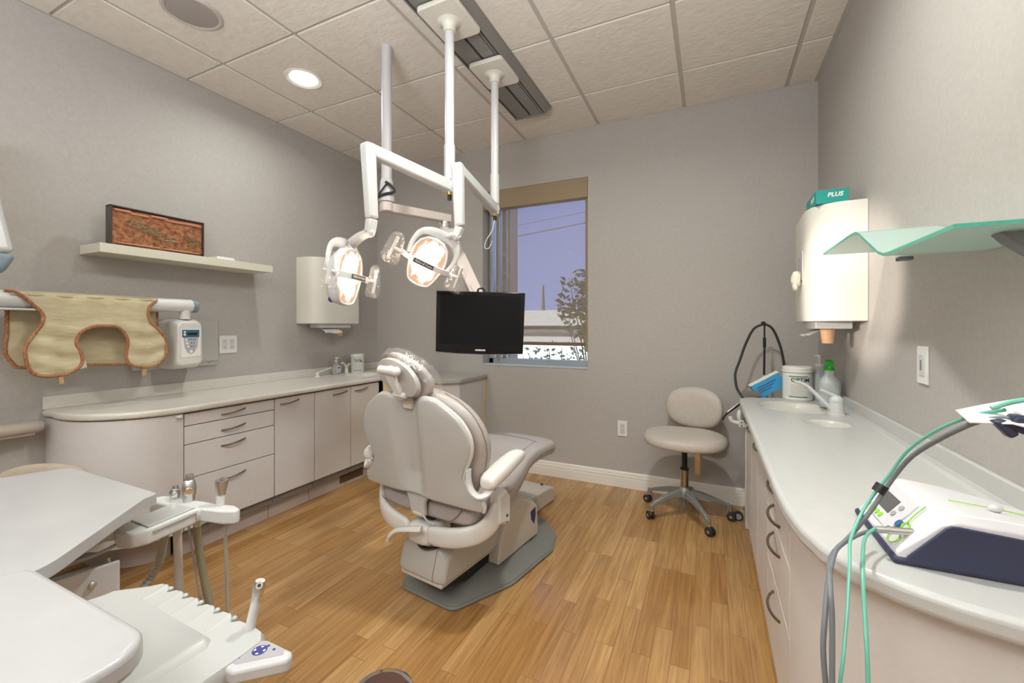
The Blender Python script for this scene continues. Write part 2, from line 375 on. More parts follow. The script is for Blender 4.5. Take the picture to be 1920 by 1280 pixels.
# window
win = thing('window_1', 'recessed window with aluminium frame in the back wall', 'window', (0, 0, 0), world=True); win['kind'] = 'structure'
g = G(); y0, y1 = YB+0.10, YB+0.155; fx0, fx1, fz0, fz1 = WX0+0.01, WX1-0.0, WZ0+0.01, WZ1
fw = 0.045
for a in ((fx0, fx0+fw, fz0, fz1), (fx1-fw*0.7, fx1, fz0, fz1), (fx0, fx1, fz0, fz0+fw), (fx0, fx1, fz1-fw, fz1)): g.box(a[0], a[1], y0, y1, a[2], a[3])
g.box(fx0+0.085, fx0+0.11, y0+0.005, y1-0.005, fz0, fz1); g.box(fx0+0.155, fx0+0.168, y0+0.01, y1-0.01, fz0, fz1)
g.obj('window_frame', M_ALU, win, bevel=0.004, smooth=False)
g = G(); g.box(fx0+0.02, fx1-0.02, y0+0.02, y0+0.026, fz0+0.02, fz1-0.02); g.obj('window_pane', M_PANE, win, smooth=False)
g = G(); g.box(WX0, WX1, YB-0.004, YB+0.10, WZ0-0.001, WZ0+0.012); g.obj('window_sill', mat('sill_paint', (0.50, 0.54, 0.58), 0.4), win, bevel=0.003, smooth=False)
sh = thing('roller_shade', 'tan fascia and see-through woven roller shade pulled most of the way down the window', 'window shade', (0, 0, 0), world=True)
g = G(); g.box(WX0+0.002, WX1-0.002, YB-0.004, YB+0.075, 2.205, WZ1-0.002); g.obj('fascia', M_SHADEF, sh, bevel=0.003, smooth=False)
g = G(); g.box(WX0+0.16, WX1-0.028, YB+0.045, YB+0.046, 1.07, 2.21); g.obj('shade_cloth', M_SHADE, sh, smooth=False)
g = G(); g.box(WX0+0.16, WX1-0.028, YB+0.039, YB+0.052, 1.045, 1.072); g.obj('hem_bar', mat('tan_hem', (0.17, 0.12, 0.065), 0.6), sh, bevel=0.003)
for a in ((WX1-0.028, WX1-0.002, YB+0.03, YB+0.07, 1.0, 2.205), (WX0+0.12, WX0+0.135, YB+0.04, YB+0.055, 0.9, 2.205)):
    g = G(); g.box(*a); g.obj('side_channel', mat('tan_channel', (0.30, 0.23, 0.14), 0.6), sh, bevel=0.002, smooth=False)

# ------------------------------------------------------------------ outside
g = G(); g.box(-14, 8, YB+0.3, 30, -0.35, -0.25); o = g.obj('driveway', mat('pale_concrete', (0.75, 0.75, 0.72), 0.9), smooth=False); tag(o, 'bright pale paving outside the window', 'paving')
b = thing('outbuilding', 'low white flat-roofed building seen through the lower part of the window shade', 'building', (0, 0, 0), world=True)
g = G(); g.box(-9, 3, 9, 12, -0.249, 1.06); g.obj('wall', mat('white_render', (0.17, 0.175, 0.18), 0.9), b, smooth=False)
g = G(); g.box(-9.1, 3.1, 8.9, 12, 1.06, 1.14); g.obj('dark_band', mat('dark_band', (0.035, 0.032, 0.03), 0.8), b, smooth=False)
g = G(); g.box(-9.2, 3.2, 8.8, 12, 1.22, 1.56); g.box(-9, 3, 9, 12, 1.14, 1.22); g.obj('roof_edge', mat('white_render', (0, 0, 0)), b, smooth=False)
g = G(); g.box(-2.6, -1.715, 3.62, 3.80, -0.25, 4); o = g.obj('porch_column', mat('grey_stucco', (0.42, 0.40, 0.36), 0.9), smooth=False); tag(o, 'square grey stucco column just outside the left edge of the window', 'column')
g = G(); g.cyl((-3.66, 9.6, 1.5), (-3.66, 9.6, 2.2), 0.045, 0.02); o = g.obj('vent_pipe', mat('dark_band', (0, 0, 0)), smooth=True); tag(o, 'thin dark vertical pipe standing up from the outbuilding roof', 'pipe')
wl = [('overhead_wire', 'thicker lower overhead wire crossing the sky outside the window', 3.30, 3.62, 0.014), ('overhead_wire', 'thinner upper overhead wire crossing the sky outside the window', 3.56, 3.86, 0.007)]
for nm, lb, za, zb, r in wl:
    g = G(); g.cyl((-5.3, 9.4, za), (-1.7, 9.4, zb), r, n=8); tag(g.obj(nm, mat('dark_band', (0, 0, 0))), lb, 'wire', 'overhead wires')
for x in (-5.3, -1.7):
    g = G(); g.cyl((x, 9.4, -0.25), (x, 9.4, 4.2), 0.09, 0.07); tag(g.obj('utility_pole', mat('bark_pole', (0.2, 0.15, 0.1), 0.9)), 'tall round utility pole outside, '+('left' if x < -3 else 'right')+' end of the overhead wires', 'pole')
def shrub(name, label, c, rx, ry, rz, n, ls, seed, leaf=None):
    rnd = random.Random(seed); t = thing(name, label, 'shrub', (c[0], c[1], -0.249))
    g = G()
    for k in range(9):
        a = rnd.uniform(0, 2*PI); e = Vector((math.cos(a)*rx*0.8, math.sin(a)*ry*0.8, (c[2]+0.25)+rnd.uniform(-0.6, 0.9)*rz))
        g.tube([(0, 0, 0), (e.x*0.25, e.y*0.25, e.z*0.5), tuple(e)], lambda q: 0.012*(1-q)+0.003, n=6)
    g.obj('branch', mat('bark', (0.16, 0.11, 0.07), 0.9), t)
    g = G()
    for k in range(n):
        while True:
            p = Vector((rnd.uniform(-1, 1), rnd.uniform(-1, 1), rnd.uniform(-1, 1)))
            if p.length < 1 and (math.sin(p.x*9+seed)+math.sin(p.z*8+2)+math.sin(p.y*7)) > -0.5: break
        p = Vector((p.x*rx, p.y*ry, p.z*rz+c[2]+0.25)); d = Vector((rnd.uniform(-1, 1), rnd.uniform(-1, 1), rnd.uniform(-0.7, 0.5))).normalized()
        q = d.orthogonal().normalized(); q.rotate(Matrix.Rotation(rnd.uniform(0, PI), 3, d)); l = ls*rnd.uniform(0.7, 1.3); w_ = l*0.28; nrm = d.cross(q)*0.15*l
        g._add([p, p+d*l*0.35+q*w_+nrm, p+d*l, p+d*l*0.35-q*w_+nrm], [(0, 1, 2, 3)], mi=0)
    g.obj('foliage', leaf or noisy('green_leaf', (0.045, 0.085, 0.03), (0.10, 0.15, 0.055), 3, 0.5), t, smooth=False)
shrub('garden_shrub', 'leafy green shrub outside the right half of the window', (-1.12, 4.35, 1.42), 0.36, 0.3, 0.40, 900, 0.068, 3)
shrub('garden_shrub', 'low leafy shrub seen in the clear gap under the window shade', (-1.35, 3.95, 0.86), 0.46, 0.25, 0.17, 150, 0.055, 5, noisy('sunlit_leaf', (0.22, 0.40, 0.20), (0.35, 0.50, 0.28), 5, 0.5))  # leaf colour lightened to stand in for sun on the leaves

# ------------------------------------------------------------------ ceiling fittings
def downlight(x, y, wts, label, vis=True):
    t = thing('recessed_downlight', label, 'ceiling light', (x, y, ZC))
    g = G(); g.lathe([(0.112, 0), (0.112, -0.004), (0.104, -0.007), (0.094, -0.004), (0.085, -0.001), (0.083, 0.0)]); g.obj('trim_ring', M_TRIM, t)
    g = G(); g.lathe([(0.083, -0.0005), (0.075, -0.001), (0.0001, -0.001)], n=32)
    g.obj('baffle', mat('bright_baffle', (0.8, 0.8, 0.76), 0.3, emit=(0.9, 1, 0.85), es=0.9), t)
    g = G(); g.lathe([(0.066, -0.0015), (0.064, -0.006), (0.0001, -0.007)], n=32); g.obj('lit_lens', M_DLIT, t)
    l = light('downlight_lamp', 'AREA', (x, y, ZC-0.012), wts, (0.97, 1.0, 0.93), shape='DISK', size=0.13); l.data.spread = math.radians(165)
downlight(*DOWN_SPOTS[0], DOWN_W[0], 'round lit recessed downlight in the ceiling above the left counter')
for k, p in enumerate(DOWN_SPOTS[1:]): downlight(*p, DOWN_W[k+1], ['round fill downlight added out of view near the rear left wall', 'round fill downlight added out of view over the front end of the right counter', 'round fill downlight added out of view near the rear right wall'][k])
for k, (x, y) in enumerate(TROFF):
    t = thing('ceiling_fill_panel', 'square fill panel added to the ceiling near the rear wall, out of view', 'ceiling light', (x, y, ZC))
    g = G(); g.box(-0.29, 0.29, -0.29, 0.29, -0.014, -0.001); g.obj('panel_frame', M_TRIM, t, bevel=0.003)
    g = G(); g.box(-0.27, 0.27, -0.27, 0.27, -0.018, -0.014); g.obj('diffuser', mat('lit_diffuser', (1, 1, 1), 0.5, emit=(1, 0.98, 0.95), es=3), t, smooth=False)
    light('panel_fill', 'AREA', (x, y, ZC-0.025), FILL_PANEL_W, (0.92, 0.97, 1.0), shape='SQUARE', size=0.54)
t = thing('ceiling_speaker', 'round beige speaker grille in the ceiling at the upper left', 'speaker', (-2.305, 1.225, ZC))
g = G(); g.lathe([(0.128, 0), (0.128, -0.004), (0.118, -0.010), (0.108, -0.008), (0.107, -0.004)]); g.obj('rim', mat('beige_rim', (0.52, 0.46, 0.41), 0.6), t)
g = G(); g.lathe([(0.108, -0.005), (0.06, -0.009), (0.0001, -0.010)]); g.obj('grille', M_SPK, t)
# track
t = thing('ceiling_track', 'long grey metal equipment track on the ceiling above the dental chair', 'ceiling track', (0, 0, 0), world=True)
g = G(); ya, yb = 0.2, 2.80
g.box(-1.284, -1.276, ya, yb, 2.70, ZC); g.box(-1.262, -1.168, ya, yb, 2.697, 2.712); g.box(-1.152, -1.078, ya, yb, 2.697, 2.712)
g.box(-1.072, -1.062, ya, yb, 2.694, 2.712); g.box(-1.284, -1.02, ya, yb, 2.722, 2.735)
g.prism([(-1.052, 2.692), (-1.012, 2.725), (-1.012, ZC), (-1.052, ZC)], ya, yb, lambda a, b_, h: (a, h, b_))
g.obj('rail', M_TRACK, t, bevel=0.002, smooth=False)
g = G(); g.box(-1.276, -1.052, ya, yb-0.01, 2.711, 2.722); g.obj('slot', M_GAP, t, smooth=False)
g = G(); g.prism([(-1.286, 2.694), (-1.05, 2.688), (-1.008, 2.722), (-1.008, ZC), (-1.286, ZC)], yb, yb+0.012, lambda a, b_, h: (a, h, b_)); g.obj('end_cap', M_TRACK, t, bevel=0.003)

# ------------------------------------------------------------------ left wall: shelf, picture, tissues, dispenser, outlet
g = G(); g.box(XL, XL+0.215, 1.05, 1.975, 1.573, 1.620); tag(g.obj('floating_shelf', mat('cream_shelf', (0.72, 0.69, 0.58), 0.45), bevel=0.002, smooth=False), 'long cream floating shelf on the left wall under the copper picture', 'shelf')
t = thing('framed_artwork', 'long copper-coloured textured panel in a dark frame standing on the cream shelf', 'picture', (0, 0, 0), world=True)
PX0, PX1 = -2.865, -2.815; py0, py1, pz0, pz1 = 1.112, 1.562, 1.6205, 1.833
g = G()
g.box(PX0, PX1, py0, py0+0.008, pz0, pz1); g.box(PX0, PX1, py1-0.008, py1, pz0, pz1); g.box(PX0, PX1, py0, py1, pz0, pz0+0.008); g.box(PX0, PX1, py0, py1, pz1-0.008, pz1)
g.box(PX0, PX0+0.006, py0, py1, pz0, pz1)
g.obj('frame', mat('dark_bronze_frame', (0.075, 0.055, 0.048), 0.35, 0.3), t, bevel=0.0012, smooth=False)
def copper():
    m = noisy('hammered_copper', (0.20, 0.060, 0.022), (0.46, 0.20, 0.085), 40, 0.38, 1.0, 140, detail=10); b = m.node_tree.nodes['Principled BSDF']; b.inputs['Metallic'].default_value = 0.25; return m
g = G(); rows = []; rr = random.Random(2)
for i in range(13):
    z = pz0+0.012+(pz1-pz0-0.024)*i/12; rows.append([(PX1-0.008+0.004*math.sin(i*1.9+k*0.9)*math.sin(k*0.37), py0+0.010+(py1-py0-0.020)*k/30, z) for k in range(31)])
g.sheet(rows); g.obj('copper_panel', copper(), t)
g = G()
for (ya, yb, z, h) in ((1.13, 1.20, 1.806, 0.012), (1.20, 1.28, 1.800, 0.010), (1.29, 1.37, 1.806, 0.012), (1.36, 1.45, 1.799, 0.010), (1.45, 1.545, 1.800, 0.013), (1.14, 1.33, 1.637, 0.007), (1.35, 1.54, 1.636, 0.008)):
    g = G(); g.box(PX1-0.008, PX1-0.002, ya, yb, z, z+h); g.obj('foil_strip', mat('salmon_copper_foil', (0.58, 0.25, 0.16), 0.4, 0.3), t, bevel=0.002)
g = G()
for k in range(46):
    u = rr.random(); y = 1.19+0.21*u if k < 34 else rr.uniform(1.475, 1.53); z = 1.765-0.07*u*1.1+rr.gauss(0, 0.009) if k < 34 else 1.70+rr.gauss(0, 0.011)
    p = [(PX1-0.004, y+rr.uniform(-0.012, 0.012)*q+0.006*math.sin(q*3+k), z+rr.uniform(-0.006, 0.006)*q) for q in range(5)]
    g.tube(p, 0.0009, n=5, smooth=3)
g.obj('wire_scribble', mat('tarnished_wire', (0.42, 0.36, 0.20), 0.35, 0.7), t)
t = thing('tissue_packet', 'small green and white paper packet lying on the cream shelf beside the picture', 'paper packet', (0, 0, 0), world=True)
g = G(); g.box(-2.92, -2.84, 1.60, 1.645, 1.6205, 1.637); g.obj('green_card', mat('sage_card', (0.45, 0.47, 0.27), 0.7), t, bevel=0.003)
g = G(); g.box(-2.93, -2.82, 1.640, 1.75, 1.6205, 1.644); g.box(-2.93, -2.84, 1.73, 1.775, 1.6205, 1.634); g.obj('white_pouch', M_PAPER, t, bevel=0.006)

def dispenser(name, label, M, up=1):
    """local: x along wall (0 = rounded end), y out of the wall, z up"""
    t = thing(name, label, 'dispenser', M[0], world=True); Mx = M[1]
    g = G(); L_, D_ = 0.475, 0.205
    prof = [(0, 0), (0.006, 0.10), (0.03, 0.155), (0.07, 0.19), (0.13, 0.205), (0.20, 0.205), (L_-0.03, 0.195), (L_, 0.188), (L_, 0)]
    z0, z1 = 1.222, 1.748
    def P3(a, b, h): return Mx @ Vector((a, b, h))
    g.prism(prof, z0, z1, P3); g.obj('cabinet', mat('warm_white_enamel', (0.74, 0.71, 0.65), 0.3, coat=0.2), t, bevel=0.004, auto=28)
    g = G(); g.prism([(0.10, 0.03), (0.40, 0.03), (0.40, 0.17), (0.10, 0.17)], 1.188, z0, P3); g.obj('towel_tray', M_WHITEM, t, bevel=0.004)
    return t, Mx
ML = Matrix(((0, 1, 0, XL), (1, 0, 0, 2.325), (0, 0, 1, 0), (0, 0, 0, 1)))
MR = Matrix(((0, -1, 0, XR), (1, 0, 0, 2.29), (0, 0, 1, 0), (0, 0, 0, 1)))
t, Mx = dispenser('towel_dispenser', 'off-white towel and cup dispenser on the left wall behind the hanging lamp', ((XL, 2.325, 1.222), ML))
t2, Mx2 = dispenser('towel_dispenser', 'off-white towel and cup dispenser high on the right wall with a teal box on top', ((XR, 2.29, 1.222), MR))
for tt, MM, cx_, lb, side in ((t, Mx, 0.33, 'paper towel hanging from the left wall dispenser', 0), (t2, Mx2, 0.17, 'paper towel hanging from the right wall dispenser', 1)):
    g = G(); rows = []
    a0, a1 = (0.13, 0.30) if not side else (0.22, 0.44)
    for q, (dy, dz) in enumerate(((0.10, 0), (0.13, -0.004), (0.155, -0.016), (0.172, -0.030), (0.178, -0.042 if not side else -0.034))):
        rows.append([MM @ Vector((a0+(a1-a0)*k/8, dy+0.005*math.sin(k*1.1), 1.187+dz-0.004*math.sin(k*0.8+q))) for k in range(9)])
    g.sheet(rows); tag(g.obj('paper_towel', M_PAPER, solid=0.0012), lb, 'paper towel')
    c = MM @ Vector((cx_, 0.11, 1.187)); g = G()
    g.lathe([(0.031, 0.0), (0.033, -0.002), (0.029, -0.004), (0.022, -0.068), (0.0001, -0.068)], c=tuple(c), n=24)
    tag(g.obj('paper_cup', M_CUP), ['peach paper cup poking down out of the left wall dispenser', 'peach paper cup poking down out of the right wall dispenser'][side], 'cup', 'cups in the dispensers')
# oval slots and tissue on the right dispenser
for k, (a, z) in enumerate(((0.215, 1.50), (0.285, 1.485))):
    g = G(); zz = z
    pts = [Mx2 @ Vector((a+0.024*math.cos(q), 0.2055-(a-0.2)*0.05, zz+(0.045 if math.sin(q) > 0 else -0.045)+0.024*math.sin(q))) for q in [2*PI*i/20 for i in range(20)]]
    g.tube(pts, 0.0035, n=8, smooth=1, closed=True); g.obj('slot_ring', M_WHITEM, t2)
    g = G(); g._add([p+Vector((0.0015, 0, 0))*-1 for p in pts], [tuple(range(20))]); g.obj('slot_opening', mat('slot_grey', (0.33, 0.34, 0.38), 0.5), t2, solid=0.001)
g = G(); c = Mx2 @ Vector((0.235, 0.225, 1.435)); g.ell(tuple(c), 0.022, 0.026, 0.040, n=12, m=9, e=0.75); g.ell((c.x-0.005, c.y-0.01, c.z-0.035), 0.012, 0.018, 0.024, n=10, m=7)
bmesh.ops.transform(g.b, matrix=Matrix.Identity(4), verts=g.b.verts)
for v in g.b.verts: v.co += Vector((random.uniform(-1, 1), random.uniform(-1, 1), random.uniform(-1, 1)))*0.003
tag(g.obj('glove_tuft', mat('cream_latex', (0.74, 0.70, 0.57), 0.6)), 'crumpled cream glove poking out of the slots of the right wall dispenser', 'glove')
t = thing('glove_box', 'teal carton lying on top of the right wall dispenser', 'box', (0, 0, 0), world=True)
g = G(); g.box(0.43, 0.55, 2.315, 2.53, 1.7485, 1.81); g.obj('carton', M_TEAL, t, bevel=0.002)
Mt = frame((0.4295, 2.39, 1.782), (0, -1, 0), (0, 0, 1)); text('carton_print', 'PLUS', 0.030, Mt, M_PAPER, t, bold=0.0008, shear=0.2)
text('carton_print', 'latex exam gloves', 0.011, frame((0.4295, 2.44, 1.757), (0, -1, 0), (0, 0, 1)), M_PAPER, t) if False else None
Mt = frame((0.50, 2.3145, 1.785), (1, 0, 0), (0, 0, 1)); text('carton_print', 'PLUS', 0.026, Mt, M_PAPER, t, bold=0.0008, shear=0.2)
g = G(); g.box(0.455, 0.545, 2.545, 2.60, 1.7485, 1.795); tag(g.obj('small_carton', mat('pinkish_carton', (0.45, 0.30, 0.27), 0.6), bevel=0.002), 'small dull red carton behind the teal carton on the right dispenser', 'box')

def outlet(name, label, M, cols, W, H_, kind='duplex'):
    """M local: x across, y up, z out"""
    t = thing(name, label, 'outlet' if kind != 'switch' else 'switch', M.translation, world=True)
    g = G(); g.box(-W/2, W/2, -H_/2, H_/2, 0, 0.006, M=M); g.obj('cover_plate', M_WHITE, t, bevel=0.002)
    holes = G()
    for c in range(cols):
        cx_ = (c-(cols-1)/2)*0.046
        g = G(); g.box(cx_-0.017, cx_+0.017, -0.034, 0.034, 0.006, 0.0085, M=M); g.obj('receptacle', M_WHITEM, t, bevel=0.0015)
        if kind != 'switch':
            for cy_ in (-0.019, 0.019):
                for dx in (-0.0065, 0.0065): holes.box(cx_+dx-0.001, cx_+dx+0.001, cy_+0.001, cy_+0.009, 0.0086, 0.0090, M=M)
                holes.cyl(M @ Vector((cx_, cy_-0.006, 0.0086)), M @ Vector((cx_, cy_-0.006, 0.0091)), 0.0025, n=10)
    if kind != 'switch': holes.obj('slots', M_INK, t, smooth=False)
    else:
        holes.b.free(); g = G(); g.box(-0.004, 0.004, -0.016, 0.016, 0.0086, 0.0095, M=M); g.obj('dimmer_slider', M_DKTXT, t, smooth=False)
    return t
outlet('double_outlet', 'white four-socket outlet plate on the left wall beside the grey panel', frame((XL, 1.800, 1.078), (0, 1, 0), (0, 0, 1)), 2, 0.116, 0.118)
outlet('wall_outlet', 'white two-socket outlet plate low on the back wall left of the rolling stool', frame((-0.598, YB, 0.437), (1, 0, 0), (0, 0, 1)), 1, 0.070, 0.115)
outlet('wall_switch', 'white rocker outlet plate on the right wall above the long counter', frame((XR, 1.770, 1.076), (0, -1, 0), (0, 0, 1)), 1, 0.072, 0.118, 'switch')

# ------------------------------------------------------------------ left counter run
DX = -2.45
def pull_L(y, z, M, parent, L_=0.135):
    """arched pull; M maps (along, out, up) to world"""
    g = G(); pts = [M @ Vector((y+L_*(q/8-0.5), 0.002+0.022*math.sin(PI*q/8)**0.8, z-0.010*math.cos(PI*q/8)*0.6)) for q in range(9)]
    g.tube(pts, lambda q: (0.0050, 0.0030+0.0012*math.sin(PI*q)), n=8, smooth=2, flat=(0, 0, 1)); return g.obj('handle', M_PULL, parent)
MLc = Matrix(((0, 1, 0, DX), (1, 0, 0, 0), (0, 0, 1, 0), (0, 0, 0, 1)))
MRc = Matrix(((0, -1, 0, 0.18), (1, 0, 0, 0), (0, 0, 1, 0), (0, 0, 0, 1)))
def front(name, parent, M, a0, a1, z0, z1, m=None):
    g = G(); e = 0.0022
    v = [M @ Vector((x, y, z)) for z in (z0+e, z1-e) for y in (-0.018, 0) for x in (a0+e, a1-e)]
    g._add(v, [(0, 2, 3, 1), (4, 5, 7, 6), (0, 1, 5, 4), (2, 6, 7, 3), (0, 4, 6, 2), (1, 3, 7, 5)]); return g.obj(name, m or M_LAM, parent, bevel=0.0015, smooth=False)
def cab(name, label, M, a0, a1, depth, kind, hinge=1, ztop=0.748):
    t = thing(name, label, 'cabinet', M @ Vector((a0, 0, 0)), world=True)
    g = G()
    pts = [(a0+0.001, -0.020), (a1-0.001, -0.020), (a1-0.001, -depth), (a0+0.001, -depth)]
    g.prism(pts, 0.10, ztop, lambda a, b, h: M @ Vector((a, b, h))); g.obj('body', M_GAP if kind == 'dark' else mat('cabinet_core', (0.20, 0.17, 0.155), 0.7), t, smooth=False)
    g = G(); pts = [(a0+0.001, -0.06), (a1-0.001, -0.06), (a1-0.001, -0.08), (a0+0.001, -0.08)]
    if M is MRc: pts = [(a, b+0.035) for a, b in pts]
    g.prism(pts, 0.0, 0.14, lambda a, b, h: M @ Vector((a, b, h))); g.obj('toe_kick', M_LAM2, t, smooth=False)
    if kind == 'drawers':
        for z0, z1, hz in ((0.684, 0.750, 0.719), (0.588, 0.684, 0.632), (0.411, 0.588, 0.546), (0.145, 0.411, 0.361)):
            d = front('drawer', t, M, a0, a1, z0, z1); pull_L((a0+a1)/2, hz, M, d)
    else:
        d = front('door', t, M, a0, a1, 0.145, 0.750)
        w_ = a1-a0; yc = a0+w_*(0.35 if hinge == 1 else 0.68); pull_L(yc, 0.716, M, d, min(0.135, w_*0.5))
    return t
cab('drawer_cabinet', 'pinkish four-drawer base cabinet in the left run, next to the curved end', MLc, 1.263, 1.762, 0.50, 'drawers')
cab('base_cabinet', 'pinkish single-door base cabinet just right of the left drawers, handle near its left edge', MLc, 1.764, 2.058, 0.50, 'door', 1)
cab('base_cabinet', 'pinkish single-door base cabinet, middle of the three doors of the left run', MLc, 2.060, 2.378, 0.50, 'door', 2)
cab('base_cabinet', 'pinkish single-door base cabinet of the left run partly hidden by the chair back', MLc, 2.380, 2.68, 0.50, 'door', 1, 0.67)
# worktop with bullnose and curved end
def worktop(name, label, poly, z0, z1, m=M_TOP, cat='counter'):
    g = G(); g.prism(poly, z0, z1, XY); return tag(g.obj(name, m, bevel=0.012, seg=4, auto=40), label, cat)
def ellipse_arc(cx_, cy_, rx, ry, a0, a1, n=14): return [(cx_+rx*math.cos(a0+(a1-a0)*k/n), cy_+ry*math.sin(a0+(a1-a0)*k/n)) for k in range(n+1)]
polyL = [(XL, 0.912), (-2.93, 0.905)]+ellipse_arc(-2.80, 1.28, 0.375, 0.375, -PI/2-0.25, 0, 14)+[(-2.424, 2.6), (-2.424, YB), (XL, YB)]
M_TOPW = noisy('cream_solid_surface', (0.66, 0.62, 0.565), (0.68, 0.645, 0.59), 40, 0.3)
worktop('countertop', 'long cream solid-surface countertop with a rounded near end along the left wall', polyL, 0.757, 0.790, M_TOPW)
g = G(); g.box(XL, XL+0.014, 0.912, YB, 0.790, 0.853); g.box(XL, -2.43, YB-0.014, YB, 0.790, 0.853); tag(g.obj('backsplash', M_TOPW, bevel=0.003), 'low cream backsplash strip standing on the left countertop', 'backsplash')
t = thing('curved_end_cabinet', 'plain curved laminate end panel under the near end of the left counter', 'cabinet', (0, 0, 0), world=True)
def curve_panel(z0, z1, off, m, nm):
    g = G(); pts = [(XL, 0.925+off), (-2.93, 0.915+off)]+[(a, b) for a, b in ellipse_arc(-2.80, 1.26, 0.35-off, 0.345-off, -PI/2-0.1, 0, 18)]+[(XL, 1.260)]
    g.prism(pts, z0, z1, XY); g.obj(nm, m, t, auto=30)
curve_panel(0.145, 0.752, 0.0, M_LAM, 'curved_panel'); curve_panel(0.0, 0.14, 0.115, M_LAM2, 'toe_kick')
g = G(); g.box(-2.49, -2.425, 1.225, 1.245, 0.737, 0.750) ; g.obj('latch_clip', M_WHITE, t, bevel=0.002)
g = G(); g.box(-2.512, -2.506, 2.33, 2.56, 0.025, 0.105); g.b.verts.ensure_lookup_table()
for k in range(5): g.box(-2.506, -2.503, 2.34, 2.55, 0.034+k*0.014, 0.040+k*0.014)
tag(g.obj('toe_kick_vent', mat('brown_vent_metal', (0.16, 0.11, 0.07), 0.4, 0.6), bevel=0.001), 'brown metal air vent in the toe kick of the left cabinets', 'vent')
# corner cabinet on the back wall
t = thing('corner_cabinet', 'white cabinet with a grey top on the back wall behind the chair headrest', 'cabinet', (0, 0, 0), world=True)
YB1 = YB-0.003; ptsT = [(-2.42, YB1), (-2.42, 2.72), (-1.87, 2.685), (-1.745, 2.80), (-1.745, YB1)]
g = G(); g.prism(ptsT, 0.762, 0.790, XY); g.obj('worktop', M_GREYTOP, t, bevel=0.003)
g = G(); g.prism([(-2.42, YB1), (-2.42, 2.735), (-1.885, 2.705), (-1.765, 2.815), (-1.765, YB1)], 0.10, 0.762, XY); g.obj('body', mat('cool_white_laminate', (0.60, 0.57, 0.54), 0.45), t, smooth=False)
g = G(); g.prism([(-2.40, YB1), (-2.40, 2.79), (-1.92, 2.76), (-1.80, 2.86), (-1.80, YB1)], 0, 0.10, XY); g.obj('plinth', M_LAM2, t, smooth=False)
g = G(); g.box(-2.42, -1.905, 2.69, 2.712, 0.12, 0.755); g.obj('door', M_WOODEDGE, t, bevel=0.002)
g = G(); g.box(-1.768, -1.760, 3.205, YB1, 0.0, 0.762); g.obj('wood_edge', M_WOODEDGE, t, smooth=False)
# things on the left counter
def bottle_text(t, body, size, c, out, r, z, m, sx=1):
    o_ = Vector(out).normalized(); x = Vector((0, 0, 1)).cross(o_)
    return text('label_print', body, size, frame(Vector(c)+o_*r+Vector((0, 0, z)), x, (0, 0, 1)), m, t, sx=sx, bold=size*0.02)
def tub(name, label, c, s=1.0, out=(0.3, -1, 0), R=0.056, Hh=0.165):
    t = thing(name, label, 'wipes tub', c); g = G()
    g.lathe([(R*0.95, 0), (R, 0.006), (R, Hh*0.80), (R*0.93, Hh*0.82), (R*0.93, Hh*0.835), (0.0001, Hh*0.835)], n=36); g.obj('tub_body', M_WHITE, t, auto=30)
    g = G(); g.lathe([(R*1.02, Hh*0.825), (R*1.05, Hh*0.835), (R*1.05, Hh*0.89), (R*1.0, Hh*0.90), (R*1.03, Hh*0.92), (R*1.0, Hh*0.985), (R*0.9, Hh), (0.0001, Hh)], n=36); g.obj('lid', M_WHITE, t, auto=30)
    o_ = Vector(out).normalized(); x = Vector((0, 0, 1)).cross(o_)
    a0 = math.atan2(o_.y, o_.x)
    def band(z0, z1, da, m, nm):
        g = G(); n = 12; rows = [[(math.cos(a0-da+2*da*k/n)*(R+0.0006), math.sin(a0-da+2*da*k/n)*(R+0.0006), z) for k in range(n+1)] for z in (z0, z1)]
        g.sheet(rows); return g.obj(nm, m, t)
    lab = mat('label_white', (0.70, 0.70, 0.66), 0.5)
    band(Hh*0.10, Hh*0.74, 0.95, lab, 'paper_label'); band(Hh*0.70, Hh*0.73, 0.62, M_GREENI, 'label_stripe').scale = (1.006, 1.006, 1); band(Hh*0.10, Hh*0.13, 0.62, M_GREENI, 'label_stripe').scale = (1.006, 1.006, 1)
    def tx(body, size, z, m, xoff=0, sx=1):
        o = text('label_print', body, size, Matrix.Identity(4), m, t, sx=sx, bold=size*0.02); Rr = R+0.0014
        for v in o.data.vertices: q = a0+xoff+v.co.x/Rr; v.co = Vector((math.cos(q)*(Rr+v.co.z), math.sin(q)*(Rr+v.co.z), v.co.y+z))
    tx('OPTIM', 0.024*R/0.056, Hh*0.61, M_INK, 0.14, 1.0)
    g = G()
    for k in range(9):
        z = Hh*(0.46-0.036*k); a1 = a0-0.5; n = 6; ln_ = 0.62+0.3*((k*7) % 3)/2
        g.sheet([[(math.cos(a1+ln_*q/n)*(R+0.0012), math.sin(a1+ln_*q/n)*(R+0.0012), zz) for q in range(n+1)] for zz in (z, z+Hh*0.008)])
    g.obj('label_print', mat('fine_print_grey', (0.38, 0.38, 0.36), 0.6), t)
    return t
tub('wipes_tub', 'white lidded wipes tub standing on the left counter by the sink', (-2.87, 2.865, 0.7905), out=(0.70, -0.72, 0))
tub('wipes_tub', 'white lidded wipes tub standing beside the two bottles on the right counter', (0.442, 2.845, 0.7905), out=(-0.10, -1, 0), R=0.072, Hh=0.186)
t = thing('soap_pump_bottle', 'clear pump soap bottle on the left counter beside the sink tap', 'soap bottle', (-2.90, 2.655, 0.7905))
g = G(); rings = []
for z, a, b_ in ((0, 0.036, 0.024), (0.006, 0.042, 0.028), (0.05, 0.044, 0.029), (0.075, 0.040, 0.027), (0.098, 0.020, 0.018), (0.106, 0.013, 0.013)):
    rings.append([(-b_*math.cos(q)*1, a*math.sin(q), z) for q in [2*PI*k/24 for k in range(24)]])
